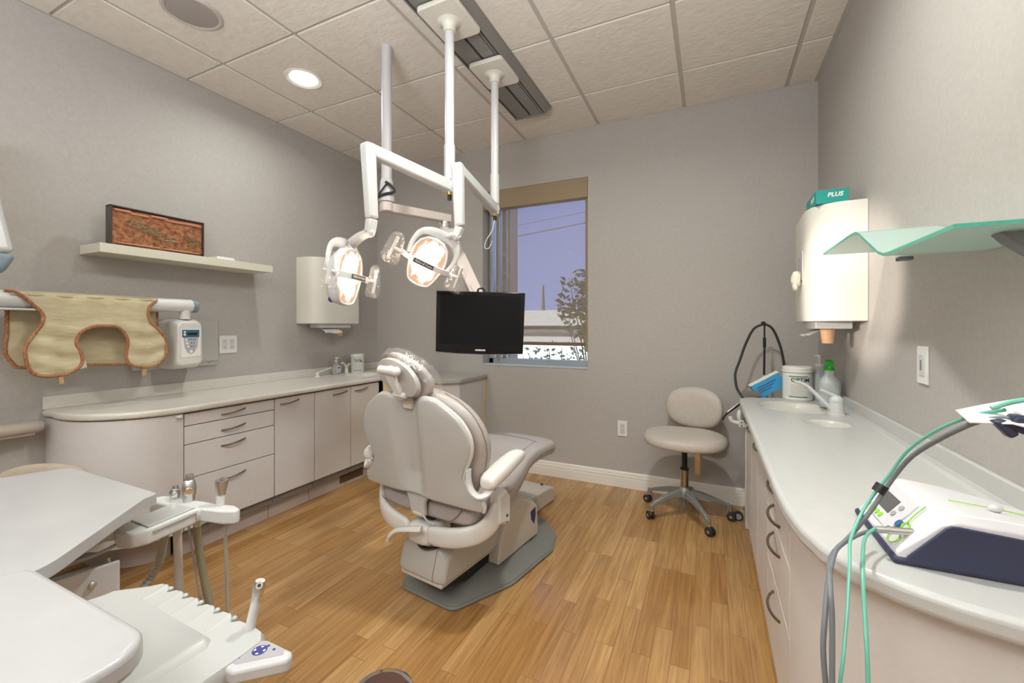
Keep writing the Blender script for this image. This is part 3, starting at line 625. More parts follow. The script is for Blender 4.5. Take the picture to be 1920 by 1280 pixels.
g.loft(rings); g.obj('bottle_body', mat('clear_soap', (0.66, 0.66, 0.64), 0.15, trans=0.55), t, auto=60)
g = G(); g.cyl((0, 0, 0.105), (0, 0, 0.118), 0.014); g.cyl((0, 0, 0.118), (0, 0, 0.140), 0.005); g.box(-0.008, 0.03, -0.007, 0.007, 0.138, 0.147); g.obj('pump', M_WHITE, t, bevel=0.002)
g = G(); g.box(0.0285, 0.0300, -0.020, 0.020, 0.020, 0.075); g.obj('label', mat('pale_label', (0.66, 0.66, 0.72), 0.5), t, bevel=0.0)
g = G(); g.box(0.0300, 0.0304, -0.014, 0.014, 0.050, 0.066); g.box(0.0300, 0.0304, -0.014, 0.010, 0.030, 0.036); g.obj('label_print', mat('violet_ink', (0.14, 0.13, 0.24), 0.6), t, smooth=False)
t = thing('sink_tap', 'short white double-headed tap behind the left sink, next to the soap bottle', 'tap', (-2.905, 2.77, 0.79))
g = G(); g.cyl((0, 0, 0), (0, 0, 0.045), 0.018, 0.015); g.tube([(0, 0, 0.04), (0, -0.01, 0.065), (0, -0.03, 0.088), (0.0, -0.045, 0.09), (0.0, -0.052, 0.08)], 0.010); g.tube([(0, 0, 0.04), (0, 0.012, 0.06), (0, 0.03, 0.078), (0, 0.04, 0.075)], 0.009); g.obj('spout', M_IVORY, t)
t = thing('dispenser_spout', 'small white spout with a thin arm left of the clear soap bottle', 'tap', (-2.89, 2.455, 0.79))
g = G(); g.lathe([(0.024, 0), (0.024, 0.006), (0.012, 0.010), (0.011, 0.040), (0.0001, 0.040)]); g.obj('base', M_WHITE, t)
g = G(); g.tube([(0, 0, 0.036), (0.02, 0.05, 0.052), (0.03, 0.11, 0.066)], 0.0045, n=8); g.obj('arm', M_WHITE, t)
def sink(name, label, c, rx, ry, rim=M_SINK):
    g = G(); n = 40
    ring = lambda a, b_, z: [(c[0]+a*math.cos(2*PI*k/n), c[1]+b_*math.sin(2*PI*k/n), z) for k in range(n)]
    g.loft([ring(rx+0.004, ry+0.004, 0.7902), ring(rx, ry, 0.7908), ring(rx*0.5, ry*0.5, 0.7905)], caps=True); return g
def cut_bowl(top, name, label, c, rx, ry, depth, drain=0.02):
    n = 40
    g = G(); ring = lambda k_, z, z0=0.79: [(c[0]+rx*k_*math.cos(2*PI*k/n), c[1]+ry*k_*math.sin(2*PI*k/n), z) for k in range(n)]
    g.loft([ring(1, 0.70), ring(1, 0.83)]); cutter = g.obj('cutter', M_TOP, smooth=False)
    md = top.modifiers.new('bool', 'BOOLEAN'); md.operation = 'DIFFERENCE'; md.object = cutter; md.solver = 'EXACT'
    bpy.context.view_layer.update(); dg = bpy.context.evaluated_depsgraph_get()
    me = bpy.data.meshes.new_from_object(top.evaluated_get(dg)); top.modifiers.clear(); top.data = me
    bpy.data.objects.remove(cutter)
    t = thing(name, label, 'sink', (c[0], c[1], 0.79))
    g = G(); r2 = lambda k_, z: [(rx*k_*math.cos(2*PI*k/n), ry*k_*math.sin(2*PI*k/n), z) for k in range(n)]
    rows = [r2(1.0, -0.002)]+[r2(math.cos(q*PI/2)**0.6, -0.002-depth*math.sin(q*PI/2)) for q in (0.15, 0.3, 0.5, 0.7, 0.85, 0.95)]
    g.loft(rows, caps=False); g._add(rows[-1], [tuple(range(n))]); g.obj('bowl', M_SINK, t, solid=0.004, offset=1)
    g = G(); g.lathe([(drain, -depth*0.995+0.0015), (drain*0.8, -depth+0.004), (0.0001, -depth+0.003)], n=20); g.obj('drain', M_STEEL, t)
topL = bpy.data.objects['countertop']
cut_bowl(topL, 'sink', 'shallow oval sink bowl set in the far end of the left countertop', (-2.68, 2.74), 0.15, 0.19, 0.085)

# ------------------------------------------------------------------ right counter run
cab('drawer_cabinet', 'off-white four-drawer base cabinet under the right counter, nearest the camera', MRc, 1.262, 1.716, 0.40, 'drawers')
cab('base_cabinet', 'off-white single-door cabinet directly behind the drawers of the right counter', MRc, 1.718, 2.076, 0.40, 'door', 2)
cab('base_cabinet', 'narrow off-white door cabinet, middle of the three doors of the right counter', MRc, 2.078, 2.37, 0.40, 'door', 2, 0.67)
cab('base_cabinet', 'off-white door cabinet at the far end of the right counter by the rolling stool', MRc, 2.372, 2.70, 0.40, 'door', 1, 0.67)
polyR = [(XR, 0.79), (0.50, 0.805), (0.393, 0.828), (0.334, 0.845), (0.278, 0.870), (0.221, 0.910), (0.188, 0.962), (0.166, 1.035), (0.153, 1.13), (0.148, 1.25), (0.148, 2.72), (0.152, 2.755), (0.170, 2.785), (0.20, 2.802), (XR, 2.985)]
worktop('countertop', 'long white solid-surface countertop with a curved near end along the right wall', polyR, 0.752, 0.790)
topR = bpy.data.objects['countertop.001']
cut_bowl(topR, 'sink', 'wide shallow oval sink in the right counter in front of the wipes tub', (0.385, 2.57), 0.165, 0.175, 0.07)
cut_bowl(topR, 'waste_hole', 'small oval drop hole in the right counter in front of the white tap', (0.448, 2.195), 0.085, 0.085, 0.075, 0.01)
g = G(); g.box(XR-0.014, XR, 0.79, 2.98, 0.790, 0.852); g.b.verts.ensure_lookup_table()
g.prism([(XR-0.014, 0.7895), (XR-0.034, 0.7895), (XR-0.020, 0.795), (XR-0.014, 0.808)], 0.80, 2.95, lambda a, b, h: (a, h, b))
tag(g.obj('backsplash', M_TOP, bevel=0.003), 'low white backsplash strip along the right wall', 'backsplash')
t = thing('curved_end_cabinet', 'off-white curved end panel under the near end of the right counter', 'cabinet', (0, 0, 0), world=True)
ins = [(XR, 0.83), (0.50, 0.845), (0.40, 0.868), (0.345, 0.885), (0.295, 0.908), (0.248, 0.943), (0.218, 0.985), (0.198, 1.045), (0.186, 1.13), (0.181, 1.20), (0.180, 1.260), (XR, 1.260)]
g = G(); g.prism(ins, 0.10, 0.750, XY); g.obj('curved_panel', M_LAM, t, auto=30)
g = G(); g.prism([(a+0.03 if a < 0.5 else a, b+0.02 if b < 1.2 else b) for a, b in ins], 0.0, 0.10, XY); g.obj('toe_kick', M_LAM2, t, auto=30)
# tap on the right counter
t = thing('mixer_tap', 'white single-lever tap with a long angled spout beside the right sink', 'tap', (0.528, 2.42, 0.79))
g = G(); g.lathe([(0.033, 0), (0.033, 0.006), (0.029, 0.008), (0.028, 0.058), (0.0001, 0.058)]); g.obj('tap_body', M_WHITEM, t)
g = G(); g.tube([(-0.02, -0.002, 0.024), (-0.055, -0.002, 0.062), (-0.105, -0.0, 0.118), (-0.135, 0.0, 0.137), (-0.165, 0.0, 0.146)], lambda q: (0.010-0.003*q, 0.012-0.004*q), n=12); g.obj('spout', M_WHITEM, t)
g = G(); g.ell((0, 0, 0.065), 0.0285, 0.0285, 0.026); g.tube([(-0.004, 0, 0.082), (-0.035, 0, 0.098), (-0.065, 0, 0.112)], lambda q: (0.010-0.004*q, 0.015-0.006*q), n=12); g.obj('lever', M_WHITEM, t)
# bottles
def jug(name, label, c, a, b, hh, neck, sq, m):
    t = thing(name, label, 'bottle', c); g = G(); rings = []
    for z, k_ in ((0, 0.9), (0.008, 1.0), (hh*0.62, 1.0), (hh*0.70, 0.95), (hh*0.84, 0.55 if sq else 0.62), (hh*0.88, neck/a), (hh, neck/a)):
        rings.append([(math.copysign(abs(math.cos(q))**0.7, math.cos(q))*a*k_, math.copysign(abs(math.sin(q))**0.7, math.sin(q))*b*(k_ if z < hh*0.8 else max(k_, 0) * a/b if z > hh*0.86 else k_), z) for q in [2*PI*k/28 for k in range(28)]])
    g.loft(rings); g.obj('bottle_body', m, t, auto=50); return t
t = jug('pump_bottle', 'frosted white bottle with a tall white pump on the right counter', (0.553, 2.880, 0.7905), 0.042, 0.040, 0.190, 0.022, False, M_HDPE)
g = G(); g.cyl((0, 0, 0.188), (0, 0, 0.200), 0.024); g.cyl((0, 0, 0.200), (0, 0, 0.240), 0.0065); g.cyl((0, 0, 0.237), (0, 0, 0.249), 0.013); g.tube([(0, 0, 0.246), (-0.018, 0, 0.246), (-0.026, 0, 0.240)], 0.0045); g.obj('pump', M_WHITE, t)
t = jug('spray_bottle', 'frosted white bottle with a bright green nozzle at the right wall', (0.549, 2.65, 0.7905), 0.046, 0.045, 0.185, 0.020, True, M_HDPE)
g = G(); g.cyl((0, 0, 0.183), (0, 0, 0.196), 0.021); g.cyl((0, 0, 0.196), (0, 0, 0.205), 0.016, 0.014); g.box(-0.016, 0.015, -0.012, 0.012, 0.203, 0.232); g.box(-0.020, 0.006, -0.008, 0.008, 0.232, 0.238); g.obj('nozzle', M_GREENCAP, t, bevel=0.002)
for nm, lb, c, e0, m in (('glove_carton', 'sky blue carton tipped against the wipes tub at the far end of the right counter', (0.322, 2.93, 0.823), -0.50, M_BLUEBOX),):
    t = thing(nm, lb, 'box', c, rot=(0, -0.55, 0.12)); g = G(); g.box(-0.085, 0.085, -0.028, 0.028, -0.012, 0.075); g.obj('carton', m, t, bevel=0.001)
    g = G(); g.box(-0.086, 0.086, -0.029, 0.029, 0.075, 0.079); g.obj('white_edge', M_PAPER, t, smooth=False)
    for k, (bd, zz) in enumerate((('disposable face masks', 0.045), ('50 pieces per box', 0.028), ('level one', 0.012))):
        text('carton_print', bd, 0.012-0.002*k, frame((0.0, -0.0285, zz), (1, 0, 0), (0, 0, 1)), M_NAVY, t, world=False) if False else None
    g = G()
    for k in range(3): g.box(-0.06, 0.05-k*0.02, -0.0288, -0.0284, 0.045-0.014*k, 0.049-0.014*k)
    g.obj('print_lines', M_NAVY, t, smooth=False)
g = G(); g.box(-0.045, 0.045, -0.02, 0.02, 0, 0.03); o = g.obj('metal_tray', mat('dull_tray', (0.35, 0.31, 0.29), 0.35, 0.8), bevel=0.003); o.location = (0.215, 2.845, 0.7905); o.rotation_euler = (0, 0, 0.35); tag(o, 'small dull metal tray half hidden beside the sky blue carton', 'tray')

# glass shelf on the right wall
t = thing('glass_shelf', 'frosted green-edged glass shelf with a stepped fold on the right wall', 'shelf', (0, 0, 0), world=True)
prof = [(2.10, 1.440), (2.085, 1.446), (1.70, 1.512), (1.665, 1.513), (1.625, 1.500), (1.475, 1.402), (1.44, 1.391), (1.40, 1.390), (1.075, 1.390)]
prof = [(2.09, 1.495), (1.72, 1.499), (1.67, 1.497), (1.63, 1.484), (1.47, 1.404), (1.43, 1.392), (1.38, 1.390), (1.07, 1.390)]
def smooth_prof(P, n=4):
    out = []
    for i in range(len(P)-1):
        out.append(P[i])
    out.append(P[-1]); return out
gx0, gx1 = 0.412, XR-0.004; th = 0.008
m_gl = mat('frosted_green_glass', (0.72, 0.90, 0.84), 0.35, trans=0.55); m_ge = mat('green_glass_edge', (0.10, 0.50, 0.37), 0.15, trans=0.15)
g = G(); n = len(prof)
top = [(y, z) for y, z in prof]; bot = [(y, z-th) for y, z in prof]
v = []
for x in (gx0, gx1):
    for y, z in top+bot: v.append((x, y, z))
N = 2*n; F0 = []; F1 = []
for i in range(n-1):
    F0.append((i, i+1, N+i+1, N+i)); F0.append((n+i+1, n+i, N+n+i, N+n+i+1))
    F1.append((i+1, i, n+i, n+i+1)); F1.append((N+i, N+i+1, N+n+i+1, N+n+i))
F1.append((0, N, N+n, n)); F1.append((n-1, 2*n-1, N+2*n-1, N+n-1))
fs = g._add(v, F0+F1)
for f in fs[len(F0):]: f.material_index = 1
g.obj('glass_sheet', [m_gl, m_ge], t, auto=25)
g = G(); br = [(0.505, 1.380), (XR, 1.380), (XR, 1.305), (0.585, 1.316), (0.548, 1.337), (0.520, 1.362)]
g.prism(br, 1.135, 1.175, lambda a, b, h: (a, h, b)); g.obj('shelf_bracket', mat('satin_grey_bracket', (0.20, 0.20, 0.21), 0.4, 0.6), t, bevel=0.003)
g = G(); g.box(0.448, 0.478, 1.440, 1.468, 1.372, 1.3825); g.obj('shelf_bracket', mat('satin_grey_bracket', (0, 0, 0)), t, bevel=0.003)

# ------------------------------------------------------------------ motor unit on the right counter
t = thing('handpiece_motor_unit', 'white desktop motor unit with green keys and a dark blue side on the right counter', 'dental device', (0, 0, 0), world=True)
o_, ax, ay = Vector((0.290, 0.945, 0.7905)), Vector((0.30, 0.955, 0)).normalized(), None
# local: u along front panel (towards back right), w depth to the right
# front-left panel edge runs (0.301,1.177) -> (0.289,0.953); body extends to +X
def U(a, b, c): return Vector((0.285+b, 0.945+a, 0.7905+c))
Lf = 0.285
g = G()
g.prism([(-0.004, 0.0), (0.216, 0.0), (0.258, 0.09), (0.105, 0.32), (-0.004, 0.32)], 0, 0.012, lambda a, b, c: U(a, b, c)) ; g.obj('base_tray', M_MID, t, bevel=0.005)
g = G(); rings = []
for b_, W_, zn, zf in ((0.006, 0.212, 0.020, 0.018), (0.035, 0.232, 0.053, 0.048), (0.066, 0.252, 0.088, 0.078), (0.085, 0.255, 0.095, 0.082), (0.14, 0.245, 0.094, 0.078), (0.20, 0.215, 0.090, 0.072), (0.26, 0.165, 0.086, 0.066), (0.32, 0.105, 0.084, 0.062)):
    rings.append([U(0.0, b_, 0.010), U(0.0, b_, zn*0.86), U(0.010, b_, zn), U(0.045, b_, zn*0.985), U(W_*0.6, b_, zf), U(W_-0.02, b_, zf), U(W_-0.004, b_, zf*0.8), U(W_, b_, 0.010)])
g.loft(rings); g.obj('housing', mat('bright_white_plastic', (0.74, 0.73, 0.76), 0.28), t, bevel=0.004, seg=3, auto=50)
g = G(); g.prism([(0.304, 0.806), (0.353, 0.864), (0.360, 0.8685), (0.370, 0.869), (0.608, 0.852), (0.608, 0.796), (0.300, 0.796)], 0.9405, 0.9452, lambda a, b, h: (a, h, b)); g.obj('side_panel', M_MID, t, bevel=0.002)
sdir = (U(0, 0.066, 0.083)-U(0, 0.006, 0.019)).normalized()
MF = frame(U(0, 0.006, 0.0215), (0, -1, 0), sdir)
def onface(a, s_): return MF @ Vector((-0.21*a, 0.088*s_, 0.0))
NF = (MF.to_3x3() @ Vector((0, 0, 1)))
def patch(P4, m, nm, e=0.0):
    g = G(); g.loft([[onface(a, s_)+NF*(0.0 if not k else 0.0022+e) for a, s_ in P4] for k in (0, 1)]); return g.obj(nm, m, t, smooth=False)
patch([(0.30, 0.12), (0.93, 0.12), (0.97, 0.90), (0.34, 0.90)], mat('panel_white', (0.66, 0.65, 0.69), 0.3), 'key_panel')
patch([(0.52, 0.36), (0.82, 0.36), (0.84, 0.72), (0.55, 0.72)], mat('lcd_grey', (0.11, 0.105, 0.11), 0.3), 'display', 0.001)
def dots(lst, r, m, nm, k=1.5):
    for a, s_ in lst:
        c = onface(a, s_); g = G(); R3 = MF.to_3x3()
        g.loft([[c+NF*h_+R3 @ Vector((math.cos(q)*r*k, math.sin(q)*r, 0)) for q in [2*PI*i/16 for i in range(16)]] for h_ in (0.001, 0.0042)]); g.obj(nm, m, t, smooth=False)
dots([(0.87, 0.20)], 0.0062, M_LIME, 'key', 1.1)
dots([(0.775, 0.21), (0.715, 0.215), (0.655, 0.22), (0.575, 0.23)], 0.0056, M_LIME, 'key', 1.0)
dots([(0.463, 0.44), (0.45, 0.63)], 0.0056, mat('grey_key', (0.33, 0.38, 0.36), 0.4), 'key', 1.2)
dots([(0.285, 0.38)], 0.0075, M_BLUE, 'blue_badge', 1.0)
g = G()
def lp(a, s_, h_=0.004): return tuple(onface(a, s_)+NF*h_)
g.tube([lp(0.17+0.075*math.cos(q), 0.13+0.13*math.sin(q), 0.002) for q in [2*PI*i/14 for i in range(14)]], 0.0013, n=6, closed=True, smooth=1); g.obj('green_loop', M_LIME, t)
g = G(); g.tube([lp(0.20+0.05*math.cos(q), 0.44+0.08*math.sin(q), 0.002) for q in [2*PI*i/14 for i in range(14)]], 0.0012, n=6, closed=True, smooth=1); g.obj('green_loop', M_LIME, t)
g = G(); g.tube([lp(0.20, 0.25), lp(0.21, 0.5), lp(0.24, 0.72), lp(0.25, 0.98)], 0.0011, n=6); g.obj('green_trim', M_LIME, t)
g = G(); g.tube([U(0.10, 0.11, 0.0895), U(0.09, 0.16, 0.0885), U(0.075, 0.24, 0.083), U(0.06, 0.32, 0.0795)], 0.0011, n=6); g.obj('green_trim', M_LIME, t)
g = G(); c0 = Vector(lp(0.15, 0.33)); g.cyl(c0+Vector((0.012, -0.010, 0.004)), c0+Vector((-0.040, -0.012, 0.0)), 0.0062, 0.0056, n=14); g.cyl(c0+Vector((-0.020, -0.011, 0.002)), c0+Vector((-0.024, -0.011, 0.002)), 0.0072, n=14); g.obj('cable_plug', M_STEEL, t)
g = G(); g.ell(tuple(U(0.085, 0.165, 0.090)), 0.010, 0.008, 0.007); g.obj('top_knob', M_WHITEM, t)

# handpiece tray/holder floating arm entering from the right edge, with bag behind
t = thing('handpiece_holder', 'white draped handpiece holder with a dark clip above the motor unit', 'holder', (0, 0, 0), world=True)
def sheetc(pts_rows, nm, m, sol=0.0015): g = G(); g.sheet(pts_rows); return g.obj(nm, m, t, solid=sol)
rows = []
for k in range(6):
    u = k/5; rows.append([Vector((0.306+0.20*q/8, 0.79-0.055*q/8-0.035*u-0.03*math.sin(PI*min(1, q/3))*u, 1.082+0.030*math.sin(PI*0.5*min(1, q/5))*(1-u)+0.006*math.sin(q*1.7)*u-0.010*u+0.012*q/8)) for q in range(9)])
sheetc(rows, 'white_drape', mat('white_film_cover', (0.80, 0.80, 0.81), 0.35))
g = G(); g.box(0.345, 0.52, 0.735, 0.765, 1.086, 1.092); g.obj('tray', M_WHITEM, t, bevel=0.002)
g = G(); g.loft([[(0.318, 0.745, 1.080), (0.330, 0.745, 1.084), (0.330, 0.730, 1.084), (0.318, 0.730, 1.080)], [(0.334, 0.745, 1.060), (0.342, 0.745, 1.066), (0.342, 0.730, 1.066), (0.334, 0.730, 1.060)]])
g.loft([[(0.330, 0.748, 1.076), (0.338, 0.748, 1.090), (0.338, 0.728, 1.090), (0.330, 0.728, 1.076)], [(0.345, 0.748, 1.066), (0.352, 0.748, 1.089), (0.352, 0.728, 1.089), (0.345, 0.728, 1.066)], [(0.368, 0.748, 1.078), (0.372, 0.748, 1.092), (0.372, 0.728, 1.092), (0.368, 0.728, 1.078)]])
g.obj('dark_clip', M_MID, t, bevel=0.003)
g = G(); g.tube([(0.37, 0.738, 1.083), (0.45, 0.738, 1.090), (0.60, 0.738, 1.095)], 0.008, n=10); g.cyl((0.598, 0.738, 1.095), (XR, 0.738, 1.095), 0.022); g.obj('support_rod', M_BLACK, t)
g = G(); g.tube([(0.318, 0.735, 1.096), (0.345, 0.735, 1.108), (0.40, 0.735, 1.116), (0.50, 0.735, 1.12)], 0.0032, n=8); g.obj('tube', M_TEALT, t)
g = G(); rows = []
for z, r in ((1.30, 0.006), (1.27, 0.010), (1.258, 0.005), (1.24, 0.018), (1.15, 0.030), (1.09, 0.033), (1.055, 0.026), (1.045, 0.004)):
    rows.append([Vector((0.53+r*math.cos(q)*(1+0.15*math.sin(3*q+z*40)), 1.03+r*math.sin(q)*(1+0.1*math.sin(4*q+z*30)), z)) for q in [2*PI*k/18 for k in range(18)]])
g.loft(rows); g.cyl((0.53, 1.03, 1.298), (0.53, 1.03, 1.386), 0.0015, n=6); o = g.obj('plastic_bag', M_FILM); tag(o, 'clear plastic bag hanging under the glass shelf at the right edge', 'plastic bag')
# hoses of the motor unit
t = thing('motor_cable', 'slate grey cable bundled with teal tubing looping from the motor unit over the counter edge', 'cable', (0, 0, 0), world=True)
g = G(); g.tube([(0.335, 0.735, 1.085), (0.318, 0.76, 1.075), (0.300, 0.80, 1.045), (0.28, 0.85, 1.00), (0.262, 0.87, 0.955), (0.235, 0.87, 0.90), (0.205, 0.855, 0.86), (0.168, 0.80, 0.845), (0.150, 0.72, 0.84), (0.148, 0.70, 0.80), (0.146, 0.69, 0.70), (0.150, 0.69, 0.62), (0.153, 0.69, 0.45), (0.155, 0.69, 0.1), (0.17, 0.68, 0.012)], 0.0034, n=10); g.obj('cable', M_HOSEG, t)
g = G(); g.tube([(0.262, 0.985, 0.822), (0.235, 0.945, 0.826), (0.195, 0.86, 0.842), (0.172, 0.80, 0.85), (0.152, 0.74, 0.835), (0.142, 0.71, 0.80), (0.138, 0.70, 0.76), (0.142, 0.70, 0.70), (0.149, 0.70, 0.62), (0.151, 0.70, 0.45), (0.150, 0.70, 0.1), (0.16, 0.72, 0.012)], 0.0034, n=10); g.obj('cable', M_HOSEG, t)
g = G(); g.tube([(0.333, 0.742, 1.094), (0.320, 0.77, 1.082), (0.300, 0.815, 1.052), (0.28, 0.863, 1.006), (0.262, 0.882, 0.958), (0.232, 0.88, 0.905), (0.20, 0.83, 0.868), (0.186, 0.78, 0.85), (0.175, 0.745, 0.80), (0.160, 0.705, 0.74), (0.150, 0.70, 0.66), (0.157, 0.70, 0.55), (0.158, 0.70, 0.1)], 0.0024, n=8); g.obj('teal_tube', M_TEALT, t)
g = G(); g.tube([(0.275, 0.985, 0.832), (0.245, 0.935, 0.830), (0.222, 0.86, 0.825), (0.208, 0.80, 0.79), (0.200, 0.755, 0.73), (0.196, 0.735, 0.66), (0.18, 0.69, 0.60), (0.160, 0.66, 0.52), (0.15, 0.65, 0.3), (0.15, 0.65, 0.012)], 0.0028, n=8); g.obj('teal_tube', M_TEALT, t)
g = G(); g.cyl((0.150, 0.693, 0.628), (0.151, 0.693, 0.615), 0.010); g.cyl((0.252, 0.876, 0.942), (0.245, 0.874, 0.930), 0.009); g.obj('cable_tie', M_BLACK, t)

# ------------------------------------------------------------------ black-hosed stand behind the right counter
t = thing('suction_hose_stand', 'arched black hose hanging from a slim black rod in the back right corner', 'hose stand', (0, 0, 0), world=True)
def yz(px): pass
g = G(); g.tube([(0.30, 3.05, 1.215), (0.245, 3.05, 1.185), (0.20, 3.05, 1.09), (0.165, 3.04, 0.98), (0.140, 3.02, 0.90), (0.150, 3.00, 0.81), (0.19, 2.97, 0.745), (0.21, 2.96, 0.68), (0.205, 2.95, 0.5), (0.215, 2.93, 0.25)], 0.0075, n=10); g.obj('hose', M_RUBBER, t)
g = G(); g.tube([(0.30, 3.05, 1.215), (0.345, 3.05, 1.185), (0.385, 3.05, 1.08), (0.402, 3.04, 0.98), (0.412, 3.03, 0.86), (0.41, 3.01, 0.7), (0.35, 2.99, 0.4)], 0.0075, n=10); g.obj('hose', M_RUBBER, t)
g = G(); g.cyl((0.302, 3.05, 1.222), (0.302, 3.05, 1.13), 0.005); g.cyl((0.302, 3.05, 1.13), (0.302, 3.05, 1.07), 0.009); g.cyl((0.302, 3.05, 1.07), (0.300, 3.05, 0.90), 0.0062); g.ell((0.296, 3.05, 1.222), 0.013, 0.013, 0.009); g.obj('rod', M_BLACK, t)
g = G(); g.ell((0.303, 3.05, 0.868), 0.019, 0.012, 0.026); g.cyl((0.31, 3.05, 0.85), (0.312, 3.05, 0.03), 0.012); g.obj('bracket', M_XRAY, t)
g = G(); g.cyl((0.303, 3.036, 0.868), (0.303, 3.040, 0.868), 0.005); g.obj('screw', M_STEEL, t)
g = G(); g.cyl((0.312, 3.05, 0.0), (0.312, 3.05, 0.03), 0.05); 
for a in (2.9, 4.2, 5.3): g.tube([(0.312, 3.05, 0.06), (0.312+0.07*math.cos(a), 3.05+0.07*math.sin(a), 0.055), (0.312+0.13*math.cos(a), 3.05+0.13*math.sin(a)*0.9, 0.045)], 0.012)
g.obj('foot', M_STOOLM, t)
g = G(); g.cyl((0.155, 2.985, 0.028), (0.155, 2.962, 0.028), 0.027); g.obj('caster', M_RUBBER, t)
g = G(); g.cyl((0.155, 2.962, 0.028), (0.155, 2.957, 0.028), 0.017); g.obj('caster_hub', mat('grey_hub', (0.25, 0.27, 0.30), 0.5), t)
t = thing('instrument_bracket', 'grey metal bracket with a ribbed black bar behind the far end of the right counter', 'bracket', (0, 0, 0), world=True)
g = G(); g.tube([(0.175, 2.90, 0.75), (0.145, 2.89, 0.72), (0.085, 2.87, 0.67), (0.065, 2.865, 0.635)], 0.006, n=10); g.obj('ribbed_bar', M_BLACK, t)
g = G(); g.tube([(0.168, 2.895, 0.752), (0.14, 2.885, 0.728), (0.09, 2.868, 0.684)], 0.0035, n=8); g.obj('chrome_strip', M_CHROME, t)
g = G(); g.tube([(0.105, 2.86, 0.66), (0.115, 2.86, 0.635), (0.15, 2.86, 0.625), (0.20, 2.86, 0.63)], 0.012, n=10, flat=(0, 0, 1)); g.ell((0.155, 2.87, 0.668), 0.015, 0.02, 0.035); g.box(0.15, 0.20, 2.84, 2.86, 0.605, 0.645); g.obj('clamp', M_XRAY, t, bevel=0.003)
g = G(); g.cyl((0.165, 2.838, 0.633), (0.165, 2.845, 0.633), 0.004); g.cyl((0.165, 2.838, 0.615), (0.165, 2.845, 0.615), 0.004); g.obj('bolt', M_INK, t)
g = G(); g.box(0.185, 0.30, 2.86, 2.90, 0.0, 0.62); g.obj('post', M_WHITEM, t, bevel=0.008)

# ------------------------------------------------------------------ rolling stool
def caster_part(t, c, ang, r=0.026):
    d = Vector((math.cos(ang), math.sin(ang), 0)); s_ = Vector((-d.y, d.x, 0)); c = Vector(c)
    g = G(); w_ = c+d*0.018
    g.cyl(w_-s_*0.018, w_-s_*0.008, r); g.cyl(w_+s_*0.008, w_+s_*0.018, r); cs = g.obj('caster', M_RUBBER, t, bevel=0.003)
    g = G(); g.cyl(c+Vector((0, 0, r+0.004)), c+Vector((0, 0, 0.075)), 0.007); g.cyl(w_-s_*0.019, w_+s_*0.019, 0.009); g.tube([c+Vector((0, 0, 0.06)), c+d*0.012+Vector((0, 0, 0.052)), w_], 0.007); o = g.obj('caster_fork', M_CHROME, cs)
    if t in WORLD: o.matrix_parent_inverse = Matrix.Identity(4)
t = thing('rolling_stool', 'grey-beige vinyl operator stool on five casters against the back wall', 'stool', (-0.15, 2.90, 0), rotz=0)
legs = [(-0.180, -0.150), (0.132, -0.205), (0.250, 0.06), (0.03, 0.255), (-0.225, 0.12)]
for k, (x, y) in enumerate(legs):
    g = G(); L_ = math.hypot(x, y); u = Vector((x/L_, y/L_, 0)); s_ = Vector((-u.y, u.x, 0)); rings = []
    for q, z, h_, w_ in ((0.02, 0.150, 0.046, 0.052), (0.11, 0.140, 0.032, 0.040), (0.22, 0.105, 0.022, 0.028), (L_, 0.088, 0.020, 0.024)):
        c = u*q+Vector((0, 0, z)); rings.append([c-s_*w_/2-Vector((0, 0, h_/2)), c+s_*w_/2-Vector((0, 0, h_/2)), c+s_*w_*0.35+Vector((0, 0, h_/2)), c-s_*w_*0.35+Vector((0, 0, h_/2))])
    g.loft(rings); g.cyl(u*L_+Vector((0, 0, 0.066)), u*L_+Vector((0, 0, 0.098)), 0.014); g.obj('leg', M_STOOLM, t, bevel=0.004)
    caster_part(t, (x, y, 0.026), [2.2, -0.6, -0.3, 1.0, 2.6][k])
g = G(); g.lathe([(0.035, 0.115), (0.040, 0.125), (0.040, 0.165), (0.026, 0.185), (0.0001, 0.185)]); g.cyl((0, 0, 0.06), (0, 0, 0.12), 0.012); g.obj('hub', M_STOOLM, t)
g = G(); g.cyl((0, 0, 0.17), (0, 0, 0.295), 0.024); g.obj('gas_sleeve', mat('brass_toned_chrome', (0.50, 0.42, 0.30), 0.25, 1.0), t)
g = G(); g.cyl((0, 0, 0.295), (0, 0, 0.305), 0.027); g.cyl((0, 0, 0.30), (0, 0, 0.45), 0.0165); g.obj('gas_column', M_BLACK, t)
g = G(); g.box(-0.09, 0.09, -0.09, 0.09, 0.442, 0.462); g.obj('seat_plate', M_BLACK, t, bevel=0.004)
g = G(); g.tube([(0.03, 0.10, 0.45), (0.055, 0.155, 0.44), (0.06, 0.175, 0.52), (0.06, 0.185, 0.62)], (lambda q: (0.022, 0.006)), n=8, flat=(1, 0, 0)); g.box(0.055, 0.088, 0.125, 0.133, 0.21, 0.45); g.obj('back_bracket', mat('brass_toned_chrome', (0, 0, 0)), t)
